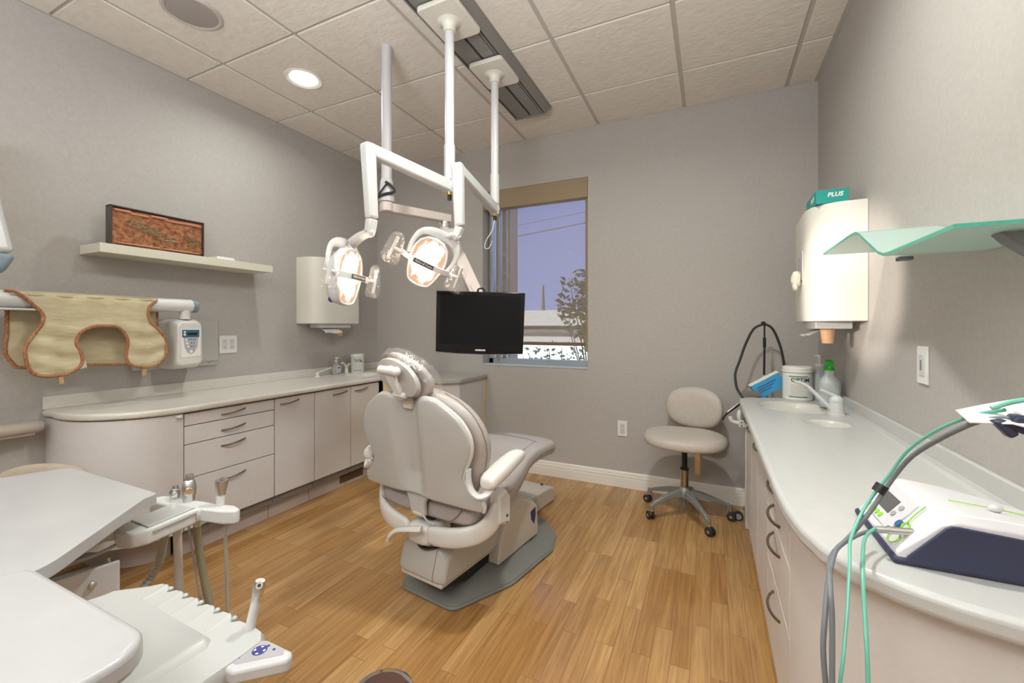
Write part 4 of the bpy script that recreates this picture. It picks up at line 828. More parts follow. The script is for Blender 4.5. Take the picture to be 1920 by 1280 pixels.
# saddle seat: superellipse lofted, front corners drooping
g = G(); rings = []; nn = 40
for f, z in ((0.86, 0.460), (0.97, 0.466), (1.0, 0.482), (0.985, 0.505), (0.93, 0.522), (0.78, 0.531), (0.5, 0.533), (0.15, 0.531)):
    r_ = []
    for k in range(nn):
        q = 2*PI*k/nn; x = math.copysign(abs(math.cos(q))**0.85, math.cos(q))*0.250*f; y = math.copysign(abs(math.sin(q))**0.85, math.sin(q))*0.185*f
        if y > 0: y *= 1.0-0.15*(1-abs(x)/0.25)
        r_.append((x, y+0.0, z-0.022*(x/0.25)**2*0.2-0.020*max(0, -y/0.185)**2+0.012*max(0, y/0.185)))
    rings.append(r_)
g.loft(rings); g.obj('seat_cushion', M_VINYL2, t, sub=1)
g = G(); g.lathe([(0.0001, 0.0)], c=(0, 0, 0)) if False else None
Mb = Matrix.Translation((0.055, 0.205, 0.655)) @ Matrix.Rotation(-0.25, 4, 'Z') @ Matrix.Rotation(-0.10, 4, 'X')
g.b.free() if False else None
g = G(); rings = []
for f, y in ((0.3, -0.042), (0.7, -0.040), (0.92, -0.030), (1.0, -0.012), (1.0, 0.004), (0.93, 0.016), (0.6, 0.020), (0.2, 0.021)):
    rings.append([Mb @ Vector((math.copysign(abs(math.cos(q))**0.8, math.cos(q))*0.182*f, y-0.03*(math.cos(q)*f)**2, math.copysign(abs(math.sin(q))**0.85, math.sin(q))*0.138*f)) for q in [2*PI*k/36 for k in range(36)]])
g.loft(rings); g.obj('backrest', M_VINYL2, t, sub=1)

# ------------------------------------------------------------------ dental chair (local: x right, y towards the feet)
t = CH = thing('dental_chair', 'large grey dental chair seen from behind, on a dark grey floor plate', 'dental chair', (-1.11, 1.52, 0), rotz=-math.radians(8))
g = G(); pl = arc_poly([(-0.17, 0.0, 0.04), (0.135, 0.0, 0.05), (0.245, 0.30, 0.08), (0.262, 0.66, 0.05), (0.20, 0.82, 0.05), (0.06, 0.95, 0.05), (-0.10, 0.95, 0.05), (-0.25, 0.82, 0.05), (-0.29, 0.66, 0.05), (-0.275, 0.15, 0.06)])
g.prism(pl, 0.001, 0.016, XY)
inner = lambda k, z, dy=0: [(-0.01+(a+0.01)*k, 0.45+(b-0.45)*(k if b < 0.45 else k*0.9)+dy, z) for a, b in pl]
g.loft([inner(0.985, 0.016), inner(0.88, 0.030), inner(0.52, 0.055), inner(0.42, 0.062)]); g.obj('floor_plate', M_PLATE, t, bevel=0.006, auto=50)
def side_prism(g, prof, s0, s1, ch=0.0):
    n = len(prof)
    if ch: g.loft([[(s0, a, b) for a, b in [(p[0]*(1)+ch*0.4*(1 if p[0] < 0.2 else 0), p[1]-(ch if p[1] > 0.2 else 0)) for p in prof]], [(s0+ch, a, b) for a, b in prof], [(s1-ch, a, b) for a, b in prof], [(s1, a, b) for a, b in [(p[0]+ch*0.4*(1 if p[0] < 0.2 else 0), p[1]-(ch if p[1] > 0.2 else 0)) for p in prof]]])
    else: g.prism(prof, s0, s1, lambda a, b, h: (h, a, b))
    return g
g = G(); side_prism(g, [(-0.055, 0.135), (-0.058, 0.165), (-0.035, 0.265), (0.10, 0.315), (0.36, 0.405), (0.43, 0.33), (0.345, 0.135)], -0.135, 0.132, 0.035)
g.obj('lift_cover', M_SHELL, t, bevel=0.010, seg=3)
g = G(); side_prism(g, [(-0.048, 0.118), (-0.048, 0.134), (0.345, 0.134), (0.33, 0.118)], -0.12, 0.118); g.obj('lift_cover_base', M_BASE, t, bevel=0.004)
g = G(); side_prism(g, [(0.02, 0.10), (0.35, 0.18), (0.35, 0.06), (0.15, 0.05)], -0.09, 0.09); g.obj('lift_arm', M_BLACK, t)
g = G(); side_prism(g, [(0.315, 0.055), (0.335, 0.165), (0.40, 0.295), (0.505, 0.345), (0.63, 0.285), (0.69, 0.235), (0.70, 0.055)], -0.155, 0.150, 0.03); g.obj('pump_housing', M_BASE, t, bevel=0.008)
g = G(); g.prism([(0.615, 0.205), (0.665, 0.215), (0.668, 0.170), (0.652, 0.128), (0.622, 0.160)], 0.1500, 0.1515, lambda a, b, h: (h, a, b)); g.obj('shield_badge', M_NAVY, t)
g = G(); side_prism(g, [(0.97, 0.0), (0.96, 0.105), (0.985, 0.125), (1.20, 0.118), (1.27, 0.09), (1.27, 0.0)], -0.28, -0.04, 0.0)
t_j = thing('utility_box', 'beige floor utility box beyond the foot end of the dental chair', 'utility box', (-1.11, 1.52, 0), rotz=-math.radians(8)); g.obj('box_body', M_BASE, t_j, bevel=0.018, seg=2)
g = G(); g.cyl((-0.10, 1.19, 0.119), (-0.10, 1.19, 0.1275), 0.009); g.obj('keyhole', M_INK, t_j)
# back slot + seam of the lift cover
g = G(); pts = [(-0.055+0.145*k/10, -0.018-0.035*math.sin(PI*k/10)+0.006, 0.2625+0.010*(1-math.sin(PI*k/10))) for k in range(11)]
g.tube(pts, (lambda q: (0.0045, 0.010*math.sin(PI*min(max(q, 0.05), 0.95))+0.002)), n=8, flat=(0, 0, 1)); g.obj('vent_slot', M_INK, t)
g = G(); g.tube([(0.075, -0.0585, 0.14), (0.077, -0.0595, 0.165), (0.083, -0.037, 0.262), (0.088, 0.0, 0.283)], 0.0012, n=6, smooth=1); g.obj('cover_seam', M_SEAM, t)
# yoke: hub + two swept arms
g = G(); g.ell((0.005, 0.0, 0.325), 0.075, 0.088, 0.048, e=0.6); g.obj('swivel_hub', M_SHELLW, t)
g = G(); g.cyl((0.0, 0.03, 0.25), (0.0, 0.03, 0.32), 0.065); g.obj('swivel_post', M_BLACK, t)
for s_ in (-1, 1):
    g = G(); P = [(0.045, -0.060), (0.12, -0.060), (0.20, -0.050), (0.275, -0.018), (0.316, 0.022), (0.327, 0.050), (0.327, 0.070)]
    Z = [0.335, 0.340, 0.352, 0.370, 0.405, 0.460, 0.500]; Hh = [0.082, 0.084, 0.084, 0.084, 0.084, 0.082, 0.070]
    rings = []
    for i, ((x, y), z) in enumerate(zip(P, Z)):
        q0 = Vector((*P[max(i-1, 0)], Z[max(i-1, 0)])); q1 = Vector((*P[min(i+1, 6)], Z[min(i+1, 6)])); d = (q1-q0).normalized()
        out = Vector((d.y, -d.x, 0)).normalized() if math.hypot(d.x, d.y) > 0.2 else Vector((1, -0.3, 0)).normalized(); up = out.cross(d).normalized()*(-1)
        if i >= 4: up = Vector((-d.z*0.3, 1, 0)).normalized()*-1 if False else up
        h_ = Hh[i]/2; w_ = 0.021; c = Vector((x, y, z))
        rings.append([Vector(((c+out*w_*a+up*h_*b).x*s_, (c+out*w_*a+up*h_*b).y, (c+out*w_*a+up*h_*b).z)) for a, b in ((1, -0.6), (1, 0.6), (0.5, 1), (-1, 1), (-1, -1), (0.5, -1))])
    g.loft(rings); g.obj('support_arm', M_SHELLW, t, sub=2)
    g = G(); g.loft([[(0.300*s_, 0.03, 0.40), (0.300*s_, 0.125, 0.37), (0.300*s_, 0.125, 0.50), (0.300*s_, 0.09, 0.545), (0.300*s_, 0.03, 0.535)], [(0.352*s_, 0.035, 0.41), (0.352*s_, 0.115, 0.39), (0.352*s_, 0.118, 0.50), (0.350*s_, 0.09, 0.535), (0.350*s_, 0.035, 0.525)]])
    pv = g.obj('pivot_cover', M_SHELLW, t, bevel=0.012, seg=3)
    g = G(); g.cyl((0.352*s_, 0.085, 0.432), (0.354*s_, 0.085, 0.432), 0.006); g.cyl((0.352*s_, 0.085, 0.405), (0.354*s_, 0.085, 0.405), 0.003); g.obj('screw_hole', M_INK, pv)
    # armrest
    g = G(); rings = []
    for q, (y, z, w_, h_) in enumerate(((-0.055, 0.598, 0.020, 0.014), (-0.047, 0.600, 0.036, 0.028), (0.0, 0.612, 0.042, 0.034), (0.07, 0.630, 0.041, 0.032), (0.15, 0.650, 0.037, 0.028), (0.195, 0.655, 0.030, 0.020), (0.21, 0.652, 0.016, 0.010))):
        rings.append([(0.345*s_+math.copysign(abs(math.cos(a))**0.75, math.cos(a))*w_, y, z+math.copysign(abs(math.sin(a))**0.75, math.sin(a))*h_) for a in [2*PI*k/20 for k in range(20)]])
    g.loft(rings); g.obj('armrest_pad', mat('white_cushion', (0.70, 0.68, 0.65), 0.4), t, sub=1)
    g = G(); g.tube([(0.345*s_, 0.03, 0.595), (0.345*s_, 0.01, 0.578), (0.345*s_, 0.0, 0.56)], 0.010); g.obj('armrest_stem', M_STEEL, t)
# back shell with wrapped edges and central channel
def interp(tab, x):
    for (x0, y0), (x1, y1) in zip(tab, tab[1:]):
        if x <= x1: return y0+(y1-y0)*max(0, (x-x0))/(x1-x0)
    return tab[-1][1]
WT = [(0.485, 0.330), (0.515, 0.338), (0.545, 0.322), (0.575, 0.272), (0.61, 0.254), (0.65, 0.268), (0.70, 0.296), (0.745, 0.308), (0.79, 0.300), (0.84, 0.268), (0.875, 0.222), (0.90, 0.175), (0.922, 0.135)]
backT = lambda z: -0.052-(z-0.4)*0.15
def shellp(u, z, k=1.0):
    w_ = interp(WT, z); s0 = u*w_; ed = abs(u)**3
    y = backT(z)-0.012+0.018*abs(s0/0.31)**2.2+0.012*ed
    y += 0.034*math.exp(-(s0/(0.072-(0.03*(0.9-z))))**4)*min(1, max(0, (z-0.47)/0.12))
    return Vector((s0, y, z))
rows = []; nr = 34; nu = 40
for i in range(nr+1):
    v_ = i/nr; r_ = []
    for k in range(nu+1):
        u = -1+2*k/nu
        ztop = 0.920-0.034*math.exp(-(u/0.50)**2)-0.05*max(0, abs(u)-0.80)
        zbot = 0.487+0.020*(1-u*u)*0.6
        z = zbot+(ztop-zbot)*v_; zz = z+(1-v_)*0; r_.append(shellp(u, z))
    rows.append(r_)
g = G(); g.sheet(rows); sh_ = g.obj('back_shell', M_SHELL, t, solid=0.014, offset=1, sub=1)
# rim (white piping) along the shell edge
edge = [rows[i][nu] for i in range(0, nr+1, 2)]+[rows[nr][k] for k in range(nu-2, 1, -3)]+[rows[i][0] for i in range(nr, -1, -2)]
g = G(); g.tube(edge, 0.0095, n=8, smooth=2); g.obj('shell_rim', M_SHELLW, sh_)
g = G(); g.prism([(-0.115, 0.520), (-0.065, 0.495), (-0.048, 0.465), (-0.045, 0.410), (-0.030, 0.396), (0.028, 0.396), (0.043, 0.410), (0.046, 0.465), (0.065, 0.495), (0.115, 0.520), (0.05, 0.60), (-0.05, 0.60)], 0, 0.016, lambda a, b, h: (a, backT(b)-0.010+h+(0.030 if b > 0.51 else 0.004 if b > 0.48 else 0), b)); g.obj('back_tongue', M_SHELL, t, bevel=0.006, seg=3)
g = G(); g.box(-0.028, 0.024, backT(0.41)-0.014, backT(0.41)-0.004, 0.402, 0.416); g.obj('tongue_latch', M_BASE, t, bevel=0.004)
for s_ in (-1, 1):   # white hooks that pass under the armrests
    g = G(); g.tube([(0.283*s_, backT(0.64)+0.010, 0.650), (0.284*s_, backT(0.6)+0.006, 0.600), (0.300*s_, backT(0.57)+0.004, 0.566), (0.325*s_, backT(0.56)+0.012, 0.550), (0.347*s_, backT(0.57)+0.034, 0.562), (0.352*s_, backT(0.6)+0.062, 0.590)], lambda q: (0.010, 0.018), n=10, flat=(0.2, 0, 1)); g.obj('armrest_hook', M_SHELLW, t)
# back upholstery
PT = [(0.485, 0.235), (0.52, 0.255), (0.57, 0.285), (0.64, 0.320), (0.70, 0.338), (0.75, 0.338), (0.80, 0.322), (0.85, 0.290), (0.89, 0.240), (0.92, 0.185), (0.938, 0.120), (0.945, 0.05)]
rings = []
NZ = 22
for i in range(NZ+1):
    z = 0.470+(0.948-0.470)*i/NZ; w_ = interp(PT, z) if z > 0.485 else 0.22
    e = 1-0.35*max(0, (abs(2*i/NZ-1))**6); yf = 0.060-(z-0.4)*0.12; yb = backT(z)+0.012
    r_ = []
    for k in range(36):
        q = 2*PI*k/36; cx_ = math.copysign(abs(math.cos(q))**0.6, math.cos(q)); sy = math.copysign(abs(math.sin(q))**0.7, math.sin(q))
        x = cx_*w_; hw = (yf-yb)/2*e; r_.append((x, (yf+yb)/2+sy*hw+0.020*(x/0.34)**2, z))
    rings.append(r_)
g = G(); g.loft(rings); up = g.obj('back_upholstery', M_VINYL, t, sub=1)
g = G(); sp_ = []
for i in range(0, NZ-1): z = 0.49+(0.93-0.49)*i/(NZ-2); w_ = interp(PT, z); sp_.append((w_*0.985+0.003, (backT(z)+0.04)+0.030, z))
g.tube(sp_, 0.0018, n=6, smooth=2); g.obj('stitched_seam', M_SEAM, up)
# seat and leg cushion
def sec(y, w_, z0, z1, e=0.5): return [(math.copysign(abs(math.cos(q))**e, math.cos(q))*w_, y, (z0+z1)/2+math.copysign(abs(math.sin(q))**e, math.sin(q))*(z1-z0)/2) for q in [2*PI*(k+0.5)/32 for k in range(32)]]
g = G(); g.loft([sec(-0.045, 0.22, 0.405, 0.450), sec(-0.030, 0.262, 0.392, 0.475), sec(0.03, 0.278, 0.380, 0.505), sec(0.12, 0.288, 0.375, 0.525), sec(0.24, 0.284, 0.385, 0.535), sec(0.36, 0.262, 0.410, 0.55), sec(0.46, 0.232, 0.455, 0.565), sec(0.54, 0.222, 0.480, 0.575), sec(0.66, 0.217, 0.478, 0.576), sec(0.76, 0.210, 0.472, 0.566), sec(0.81, 0.200, 0.466, 0.556), sec(0.845, 0.180, 0.468, 0.548), sec(0.855, 0.15, 0.480, 0.536)])
st = g.obj('seat_upholstery', M_VINYL, t, sub=1)
def seam(pts, nm='stitched_seam'): g = G(); g.tube(pts, 0.0018, n=6, smooth=5); g.obj(nm, M_SEAM, st)
seam([(-0.205, 0.64, 0.555), (-0.12, 0.67, 0.574), (0, 0.68, 0.575), (0.12, 0.67, 0.574), (0.195, 0.645, 0.560), (0.219, 0.62, 0.53), (0.215, 0.61, 0.50)])
seam([(0.150, 0.67, 0.572), (0.175, 0.48, 0.566), (0.19, 0.36, 0.548), (0.205, 0.24, 0.536), (0.215, 0.12, 0.524)])
seam([(0.289, 0.13, 0.47), (0.288, 0.22, 0.475), (0.268, 0.35, 0.495), (0.238, 0.46, 0.515), (0.219, 0.60, 0.528), (0.212, 0.76, 0.518), (0.202, 0.81, 0.51)])
seam([(-0.262, -0.033, 0.42), (-0.2, -0.046, 0.405), (-0.12, -0.047, 0.400)]); seam([(0.14, -0.040, 0.398), (0.19, -0.046, 0.43), (0.22, -0.040, 0.468)])
# lever
g = G(); g.tube([(0.06, -0.105, 0.375), (0.0, -0.125, 0.368), (-0.055, -0.135, 0.352), (-0.088, -0.140, 0.322), (-0.100, -0.140, 0.300)], lambda q: (0.009, 0.016-0.007*q), n=12, flat=(0, -0.4, 1)); g.obj('release_lever', M_SHELLW, t)
g = G(); g.box(-0.055, 0.045, -0.020, 0.02, 0.375, 0.402); g.obj('hinge_gap', M_BLACK, t)
g = G(); g.tube([(0.03, -0.062, 0.408), (0.06, -0.066, 0.392), (0.10, -0.068, 0.390)], (lambda q: (0.004, 0.009)), n=8); g.obj('hinge_link', M_SHELLW, t)
# headrest
HC = Vector((-0.012, -0.142, 0.998)); Mh = Matrix.Translation(HC) @ Matrix.Rotation(0.34, 4, 'Y') @ Matrix.Rotation(0.12, 4, 'X')
g = G(); g.cyl((0.003, -0.118, 0.85), (0.003, -0.122, 0.935), 0.022); g.b.free(); g = G(); g.box(-0.022, 0.028, -0.128, -0.112, 0.862, 0.925); g.obj('headrest_bar', M_BASE, t, bevel=0.003)
g = G(); rings = []
for f, y in ((0.55, -0.020), (0.95, -0.018), (1.0, -0.008), (1.0, 0.0)):
    rings.append([Mh @ Vector((math.copysign(abs(math.cos(q))**0.9, math.cos(q))*0.128*f*(1-0.10*math.sin(q)), y-0.012, math.sin(q)*0.066*f)) for q in [2*PI*k/36 for k in range(36)]])
g.loft(rings); g.obj('headrest_back', mat('headrest_grey', (0.42, 0.40, 0.38), 0.35), t)
g = G(); rings = []
for f, y in ((0.98, -0.010), (1.03, 0.0), (1.04, 0.012), (0.98, 0.028), (0.8, 0.038), (0.4, 0.043)):
    rings.append([Mh @ Vector((math.copysign(abs(math.cos(q))**0.8, math.cos(q))*0.138*f*(1-0.10*math.sin(q)), y+0.03*abs(math.cos(q))**2, 0.004+math.sin(q)*0.075*f)) for q in [2*PI*k/36 for k in range(36)]])
g.loft(rings); g.obj('headrest_cushion', M_VINYL, t, sub=1)
g = G(); rnd = random.Random(4); rings = []
for f, y in ((0.98, -0.034), (1.06, -0.018), (1.14, 0.0), (1.16, 0.02), (1.10, 0.046), (0.9, 0.062), (0.5, 0.07)):
    rings.append([Mh @ Vector((math.copysign(abs(math.cos(q))**0.8, math.cos(q))*0.142*f+rnd.uniform(-1, 1)*0.006, y+0.03*abs(math.cos(q))**2+rnd.uniform(-1, 1)*0.006, 0.002+math.sin(q)*0.080*f+rnd.uniform(-1, 1)*0.005)) for q in [2*PI*k/40 for k in range(40)]])
g.loft(rings, caps=False); g.obj('headrest_cover', M_FILM, t)
g = G(); g.cyl(HC+Vector((-0.052, -0.066, 0.028)), HC+Vector((0.035, -0.066, 0.024)), 0.017); g.ell(tuple(HC+Vector((0.036, -0.066, 0.024))), 0.020, 0.020, 0.020); g.cyl(HC+Vector((-0.02, -0.03, 0.028)), HC+Vector((-0.02, -0.07, 0.028)), 0.015); g.obj('headrest_knob', M_XRAY, t)
g = G(); beam(g, HC+Vector((-0.012, -0.058, 0.018)), HC+Vector((0.012, -0.020, -0.075)), 0.052, 0.022, 0.040, 0.022, side=(1, 0, 0)); g.obj('headrest_link', M_XRAY, t, bevel=0.006)
g = G(); g.cyl(HC+Vector((-0.022, -0.020, -0.075)), HC+Vector((0.048, -0.020, -0.075)), 0.013); g.obj('headrest_pivot', M_XRAY, t, bevel=0.003)

# ------------------------------------------------------------------ operating lights
def lamp_head(t, c, normal, up, face_text=True):
    """local frame: x across, z up, -y = light direction"""
    n_ = Vector(normal).normalized(); u = Vector(up); u = (u-n_*u.dot(n_)).normalized(); x = u.cross(-n_) * -1
    x = (-n_).cross(u) ; M = Matrix((x, -n_, u)).transposed().to_4x4(); M.translation = Vector(c)
    hd = bpy.data.objects.new('lamp_head', None)
    K = 0.93; outline = [(0.0, 0.115), (0.038, 0.108), (0.068, 0.082), (0.083, 0.04), (0.083, -0.005), (0.072, -0.06), (0.058, -0.10), (0.040, -0.118), (0.0, -0.125), (-0.040, -0.118), (-0.058, -0.10), (-0.072, -0.06), (-0.083, -0.005), (-0.083, 0.04), (-0.068, 0.082), (-0.038, 0.108)]
    outline = [(a*K, b*K) for a, b in outline]
    def P_(a, b, y): return M @ Vector((a, y, b))
    g = G(); g.loft([[P_(a*0.97, b*0.97, -0.004) for a, b in outline], [P_(a, b, -0.008) for a, b in outline], [P_(a*1.06, b*1.05, 0.0) for a, b in outline], [P_(a*1.02, b*1.02, 0.025) for a, b in outline], [P_(a*0.75, b*0.8, 0.055) for a, b in outline], [P_(a*0.35, b*0.45, 0.068) for a, b in outline]])
    hd = g.obj('lamp_housing', M_WHITEM, t, auto=50)
    # reflector has its own local frame so the lit pattern follows it
    g = G(); rows = [[Vector((a*0.93*k, -0.0085+0.010*(1-k*k)*0, b*0.94*k)) for a, b in outline] for k in (1, 0.7, 0.4, 0.05)]
    g.loft(rows, caps=True); rf = g.obj('reflector', M_REFL, None, smooth=False); rf.parent = t; rf.matrix_parent_inverse = WM[t].inverted() @ M
    g = G(); rim = [P_(a*0.99, b*0.99, -0.010) for a, b in outline]; g.tube(rim, 0.005, n=8, closed=True, smooth=2); g.obj('lens_rim', M_WHITEM, t)
    # crossbar with name plate
    g = G(); rings = []
    for q in range(11):
        a = -0.118+0.236*q/10; y = -0.052+0.040*(a/0.118)**4
        rings.append([P_(a, 0.012*sz+(-0.004), y+0.003*sy) for sz, sy in ((-1, -1), (1, -1), (1, 1), (-1, 1))])
    g.loft(rings); g.obj('crossbar', M_XRAY, t, bevel=0.002)
    g = G(); g.loft([[P_(a, b, y) for a, b in ((-0.052, -0.013), (0.040, -0.013), (0.040, 0.006), (-0.052, 0.006))] for y in (-0.0555, -0.0575)]); g.obj('name_plate', mat('dark_plate', (0.05, 0.05, 0.055), 0.4), t, smooth=False)
    text('name_print', 'Pelton & Crane', 0.0125, M @ Matrix.Translation((-0.006, -0.0580, -0.0035)) @ Matrix.Rotation(PI/2, 4, 'X'), M_WHITE, t, shear=0.3)
    for s_ in (-1, 1):
        hn = G(); hn.tube([P_(0.112*s_, -0.004, -0.02), P_(0.150*s_, 0.0, -0.030)], 0.0075, n=8); hn.tube([P_(0.150*s_, 0.050, -0.034), P_(0.154*s_, 0.0, -0.030), P_(0.158*s_, -0.050, -0.026)], 0.0075, n=10)
        h_ = hn.obj('handle', M_WHITEM, t)
        g = G(); rr_ = random.Random(int(s_)+5); rings = []
        for q, (zz, k) in enumerate(((0.072, 0.25), (0.060, 0.8), (0.03, 1.0), (-0.01, 1.15), (-0.045, 1.3), (-0.070, 1.0))):
            rings.append([P_(0.150*s_+math.cos(b)*0.034*k+rr_.uniform(-1, 1)*0.004, zz, -0.030+math.sin(b)*0.020*k+rr_.uniform(-1, 1)*0.004) for b in [2*PI*i/14 for i in range(14)]])
        g.loft(rings, caps=False); o = g.obj('plastic_sleeve', M_FILM, h_)
    # side yoke
    yk = [P_(0.092, -0.015, 0.010), P_(0.108, 0.03, 0.02), P_(0.106, 0.075, 0.028), P_(0.085, 0.108, 0.034), P_(0.045, 0.125, 0.038), P_(0.0, 0.128, 0.040), P_(-0.045, 0.122, 0.038), P_(-0.080, 0.100, 0.034), P_(-0.096, 0.05, 0.026), P_(-0.092, 0.0, 0.012)]
    g = G(); g.tube(yk, lambda q: (0.008, 0.011+0.012*math.sin(PI*q)**3), n=10, smooth=4, flat=tuple((M.to_3x3() @ Vector((0, 1, 0))))); g.obj('yoke', M_WHITEM, t, auto=60)
    return M, P_
def exam_light(label, mount, zb, elbow, drop_end, joint, head_c, normal, up, spot_w, spot_t, spot_a=42):
    mx, my = mount
    t = thing('operating_light', label, 'operating light', (mx, my, 2.66), world=True, group=None)
    g = G(); pp = arc_poly([(mx-0.105, my-0.13, 0.022), (mx+0.105, my-0.13, 0.022), (mx+0.105, my+0.13, 0.022), (mx-0.105, my+0.13, 0.022)])
    g.prism(pp, 2.668, 2.692, XY); g.obj('mount_plate', M_IVORY, t, bevel=0.006)
    g = G(); g.lathe([(0.060, 2.668), (0.040, 2.660), (0.030, 2.645), (0.029, 2.620), (0.024, 2.620)], c=(mx, my, 0)); g.obj('mount_cone', M_IVORY, t)
    g = G(); g.cyl((mx, my, 2.63), (mx, my, zb+0.20), 0.0225, n=28); g.obj('pole', M_WHITEM, t)
    g = G(); g.cyl((mx, my, zb+0.20), (mx, my, zb+0.03), 0.0265, n=28); g.cyl((mx, my, zb+0.028), (mx, my, zb-0.03), 0.026, n=28); g.obj('pole_sleeve', M_WHITEM, t, bevel=0.002)
    g = G(); g.cyl((mx, my, zb-0.03), (mx, my, zb-0.042), 0.020, 0.017); g.obj('brass_collar', mat('brass', (0.6, 0.42, 0.16), 0.3, 1), t)
    g = G(); g.cyl((mx, my, zb-0.042), (mx, my, zb-0.066), 0.010); g.obj('pole_plug', M_BLACK, t)
    E_ = Vector(elbow); A_ = Vector((mx, my, zb))
    g = G(); beam(g, A_, E_, 0.046, 0.058, 0.042, 0.050, side=(A_-E_).cross(Vector((0, 0, 1)))); g.ell(tuple(A_), 0.030, 0.030, 0.030); g.obj('horizontal_arm', M_WHITEM, t, bevel=0.009)
    D_ = Vector(drop_end)
    g = G(); beam(g, E_+Vector((0, 0, 0.022)), D_, 0.048, 0.052, 0.044, 0.040, side=(A_-E_)); g.obj('drop_arm', M_WHITEM, t, bevel=0.010)
    J = Vector(joint)
    g = G(); beam(g, D_+(D_-E_).normalized()*0.002, J, 0.038, 0.036, 0.036, 0.034, side=(A_-E_)); g.ell(tuple(J), 0.021, 0.021, 0.021); g.obj('wrist', M_WHITEM, t, bevel=0.006)
    M, P_ = lamp_head(t, head_c, normal, up)
    g = G(); top_ = P_(0.045, 0.128, 0.038); g.tube([tuple(J), tuple((J+top_)/2+Vector((0, 0, 0.008))), tuple(top_)], lambda q: (0.017-0.004*q, 0.017+0.006*q), n=12); g.obj('neck', M_WHITEM, t)
    g = G(); g.cyl(J+Vector((0.0, -0.021, 0)), J+Vector((0, -0.023, 0)), 0.005); g.obj('screw', M_STEEL, t)
    l = light('operating_lamp', 'SPOT', tuple(P_(0, 0, -0.062)), spot_w, (1, 0.90, 0.80), spot_size=math.radians(spot_a), spot_blend=0.6, shadow_soft_size=0.05); aim(l, spot_t)
    l2 = light('operating_glow', 'AREA', tuple(P_(0, 0, -0.015)), 1.3, (1, 0.74, 0.52), shape='DISK', size=0.14); aim(l2, tuple(P_(0, 0, -1)))
    return t, P_
tl, PL = exam_light('white ceiling-hung operating light on the left, its lamp head turned to the right', (-1.145, 1.735), 1.875, (-1.237, 1.290, 1.905), (-1.228, 1.302, 1.630), (-1.236, 1.300, 1.575), (-1.318, 1.262, 1.402), (1.0, 0.22, -0.12), (0.16, 0.07, 1), 150, (0.612, 2.28, 1.36), 21)
tr, PR = exam_light('white ceiling-hung operating light nearer the window, its lit lamp head facing the camera', (-1.145, 2.210), 1.885, (-1.025, 1.618, 1.905), (-1.017, 1.622, 1.645), (-1.030, 1.616, 1.600), (-1.148, 1.560, 1.490), (0.42, -0.84, -0.34), (0.42, 0.2, 1), 5, (-0.95, 1.0, 0.0))
g = G(); g.ell(tuple(PL(0.0, -0.10, 0.055)), 0.020, 0.012, 0.014); g.obj('blue_knob', mat('cobalt_knob', (0.03, 0.04, 0.30), 0.3), tl)
g = G(); p = PL(0.02, 0.13, 0.03); g.cyl(p, p+Vector((0.045, 0.01, -0.045)), 0.0035); g.obj('switch_lever', M_WHITEM, tl)
g = G(); g.tube([(-1.142, 2.205, 1.83), (-1.150, 2.19, 1.76), (-1.185, 2.18, 1.70), (-1.195, 2.18, 1.66), (-1.175, 2.19, 1.655), (-1.155, 2.20, 1.70)], 0.0028, n=6); g.obj('loose_wire', M_WHITEM, tr)

# ------------------------------------------------------------------ monitor on its own ceiling pole
t = thing('wall_monitor', 'black flat monitor hanging on a pale arm in front of the window', 'monitor', (0, 0, 0), world=True)
t.name = 'hanging_monitor'
g = G(); g.cyl((-1.622, 1.834, ZC), (-1.622, 1.834, 2.0), 0.028, n=28); g.obj('pole', M_GREYP, t)
g = G(); g.lathe([(0.0285, 2.01), (0.034, 2.00), (0.038, 1.93), (0.042, 1.905), (0.042, 1.885), (0.0001, 1.885)], c=(-1.622, 1.834, 0)); g.obj('pole_collar', M_GREYP, t)
g = G(); g.tube([(-1.60, 1.80, 1.985), (-1.575, 1.815, 1.965), (-1.565, 1.83, 1.935), (-1.60, 1.79, 1.915), (-1.655, 1.79, 1.90), (-1.665, 1.80, 1.875)], 0.0075, n=8); g.tube([(-1.585, 1.80, 1.98), (-1.62, 1.785, 1.93), (-1.655, 1.80, 1.905)], 0.005, n=8); g.obj('cable_loop', M_RUBBER, t)
g = G(); beam(g, (-1.635, 1.805, 1.855), (-1.462, 2.215, 1.862), 0.052, 0.050, 0.052, 0.048); g.cyl((-1.622, 1.834, 1.885), (-1.622, 1.834, 1.832), 0.036); g.obj('swing_arm', M_PINKM, t, bevel=0.006)
g = G(); g.cyl((-1.478, 2.19, 1.84), (-1.478, 2.19, 1.822), 0.036); g.cyl((-1.478, 2.19, 1.818), (-1.478, 2.19, 1.806), 0.036); g.obj('steel_collar', M_CHROME, t)
g = G(); g.cyl((-1.478, 2.19, 1.822), (-1.478, 2.19, 1.76), 0.033); g.obj('joint', M_PINKM, t)
g = G(); g.tube([(-1.52, 2.165, 1.785), (-1.505, 2.15, 1.775), (-1.49, 2.155, 1.78)], 0.006); g.obj('clamp_knob', M_BLACK, t)
g = G(); beam(g, (-1.452, 2.182, 1.775), (-1.140, 2.02, 1.335), 0.070, 0.055, 0.070, 0.050, side=(0.8, 0.5, 0)); g.obj('spring_arm', M_PINKM, t, bevel=0.007)
g = G(); beam(g, (-1.448, 2.152, 1.775), (-1.140, 1.99, 1.342), 0.003, 0.002, 0.003, 0.002, side=(0.8, 0.5, 0)); g.obj('arm_seam', M_SEAM, t)
g = G(); g.cyl((-1.125, 2.015, 1.36), (-1.125, 2.015, 1.23), 0.030); g.obj('mount_head', M_BLACK, t)
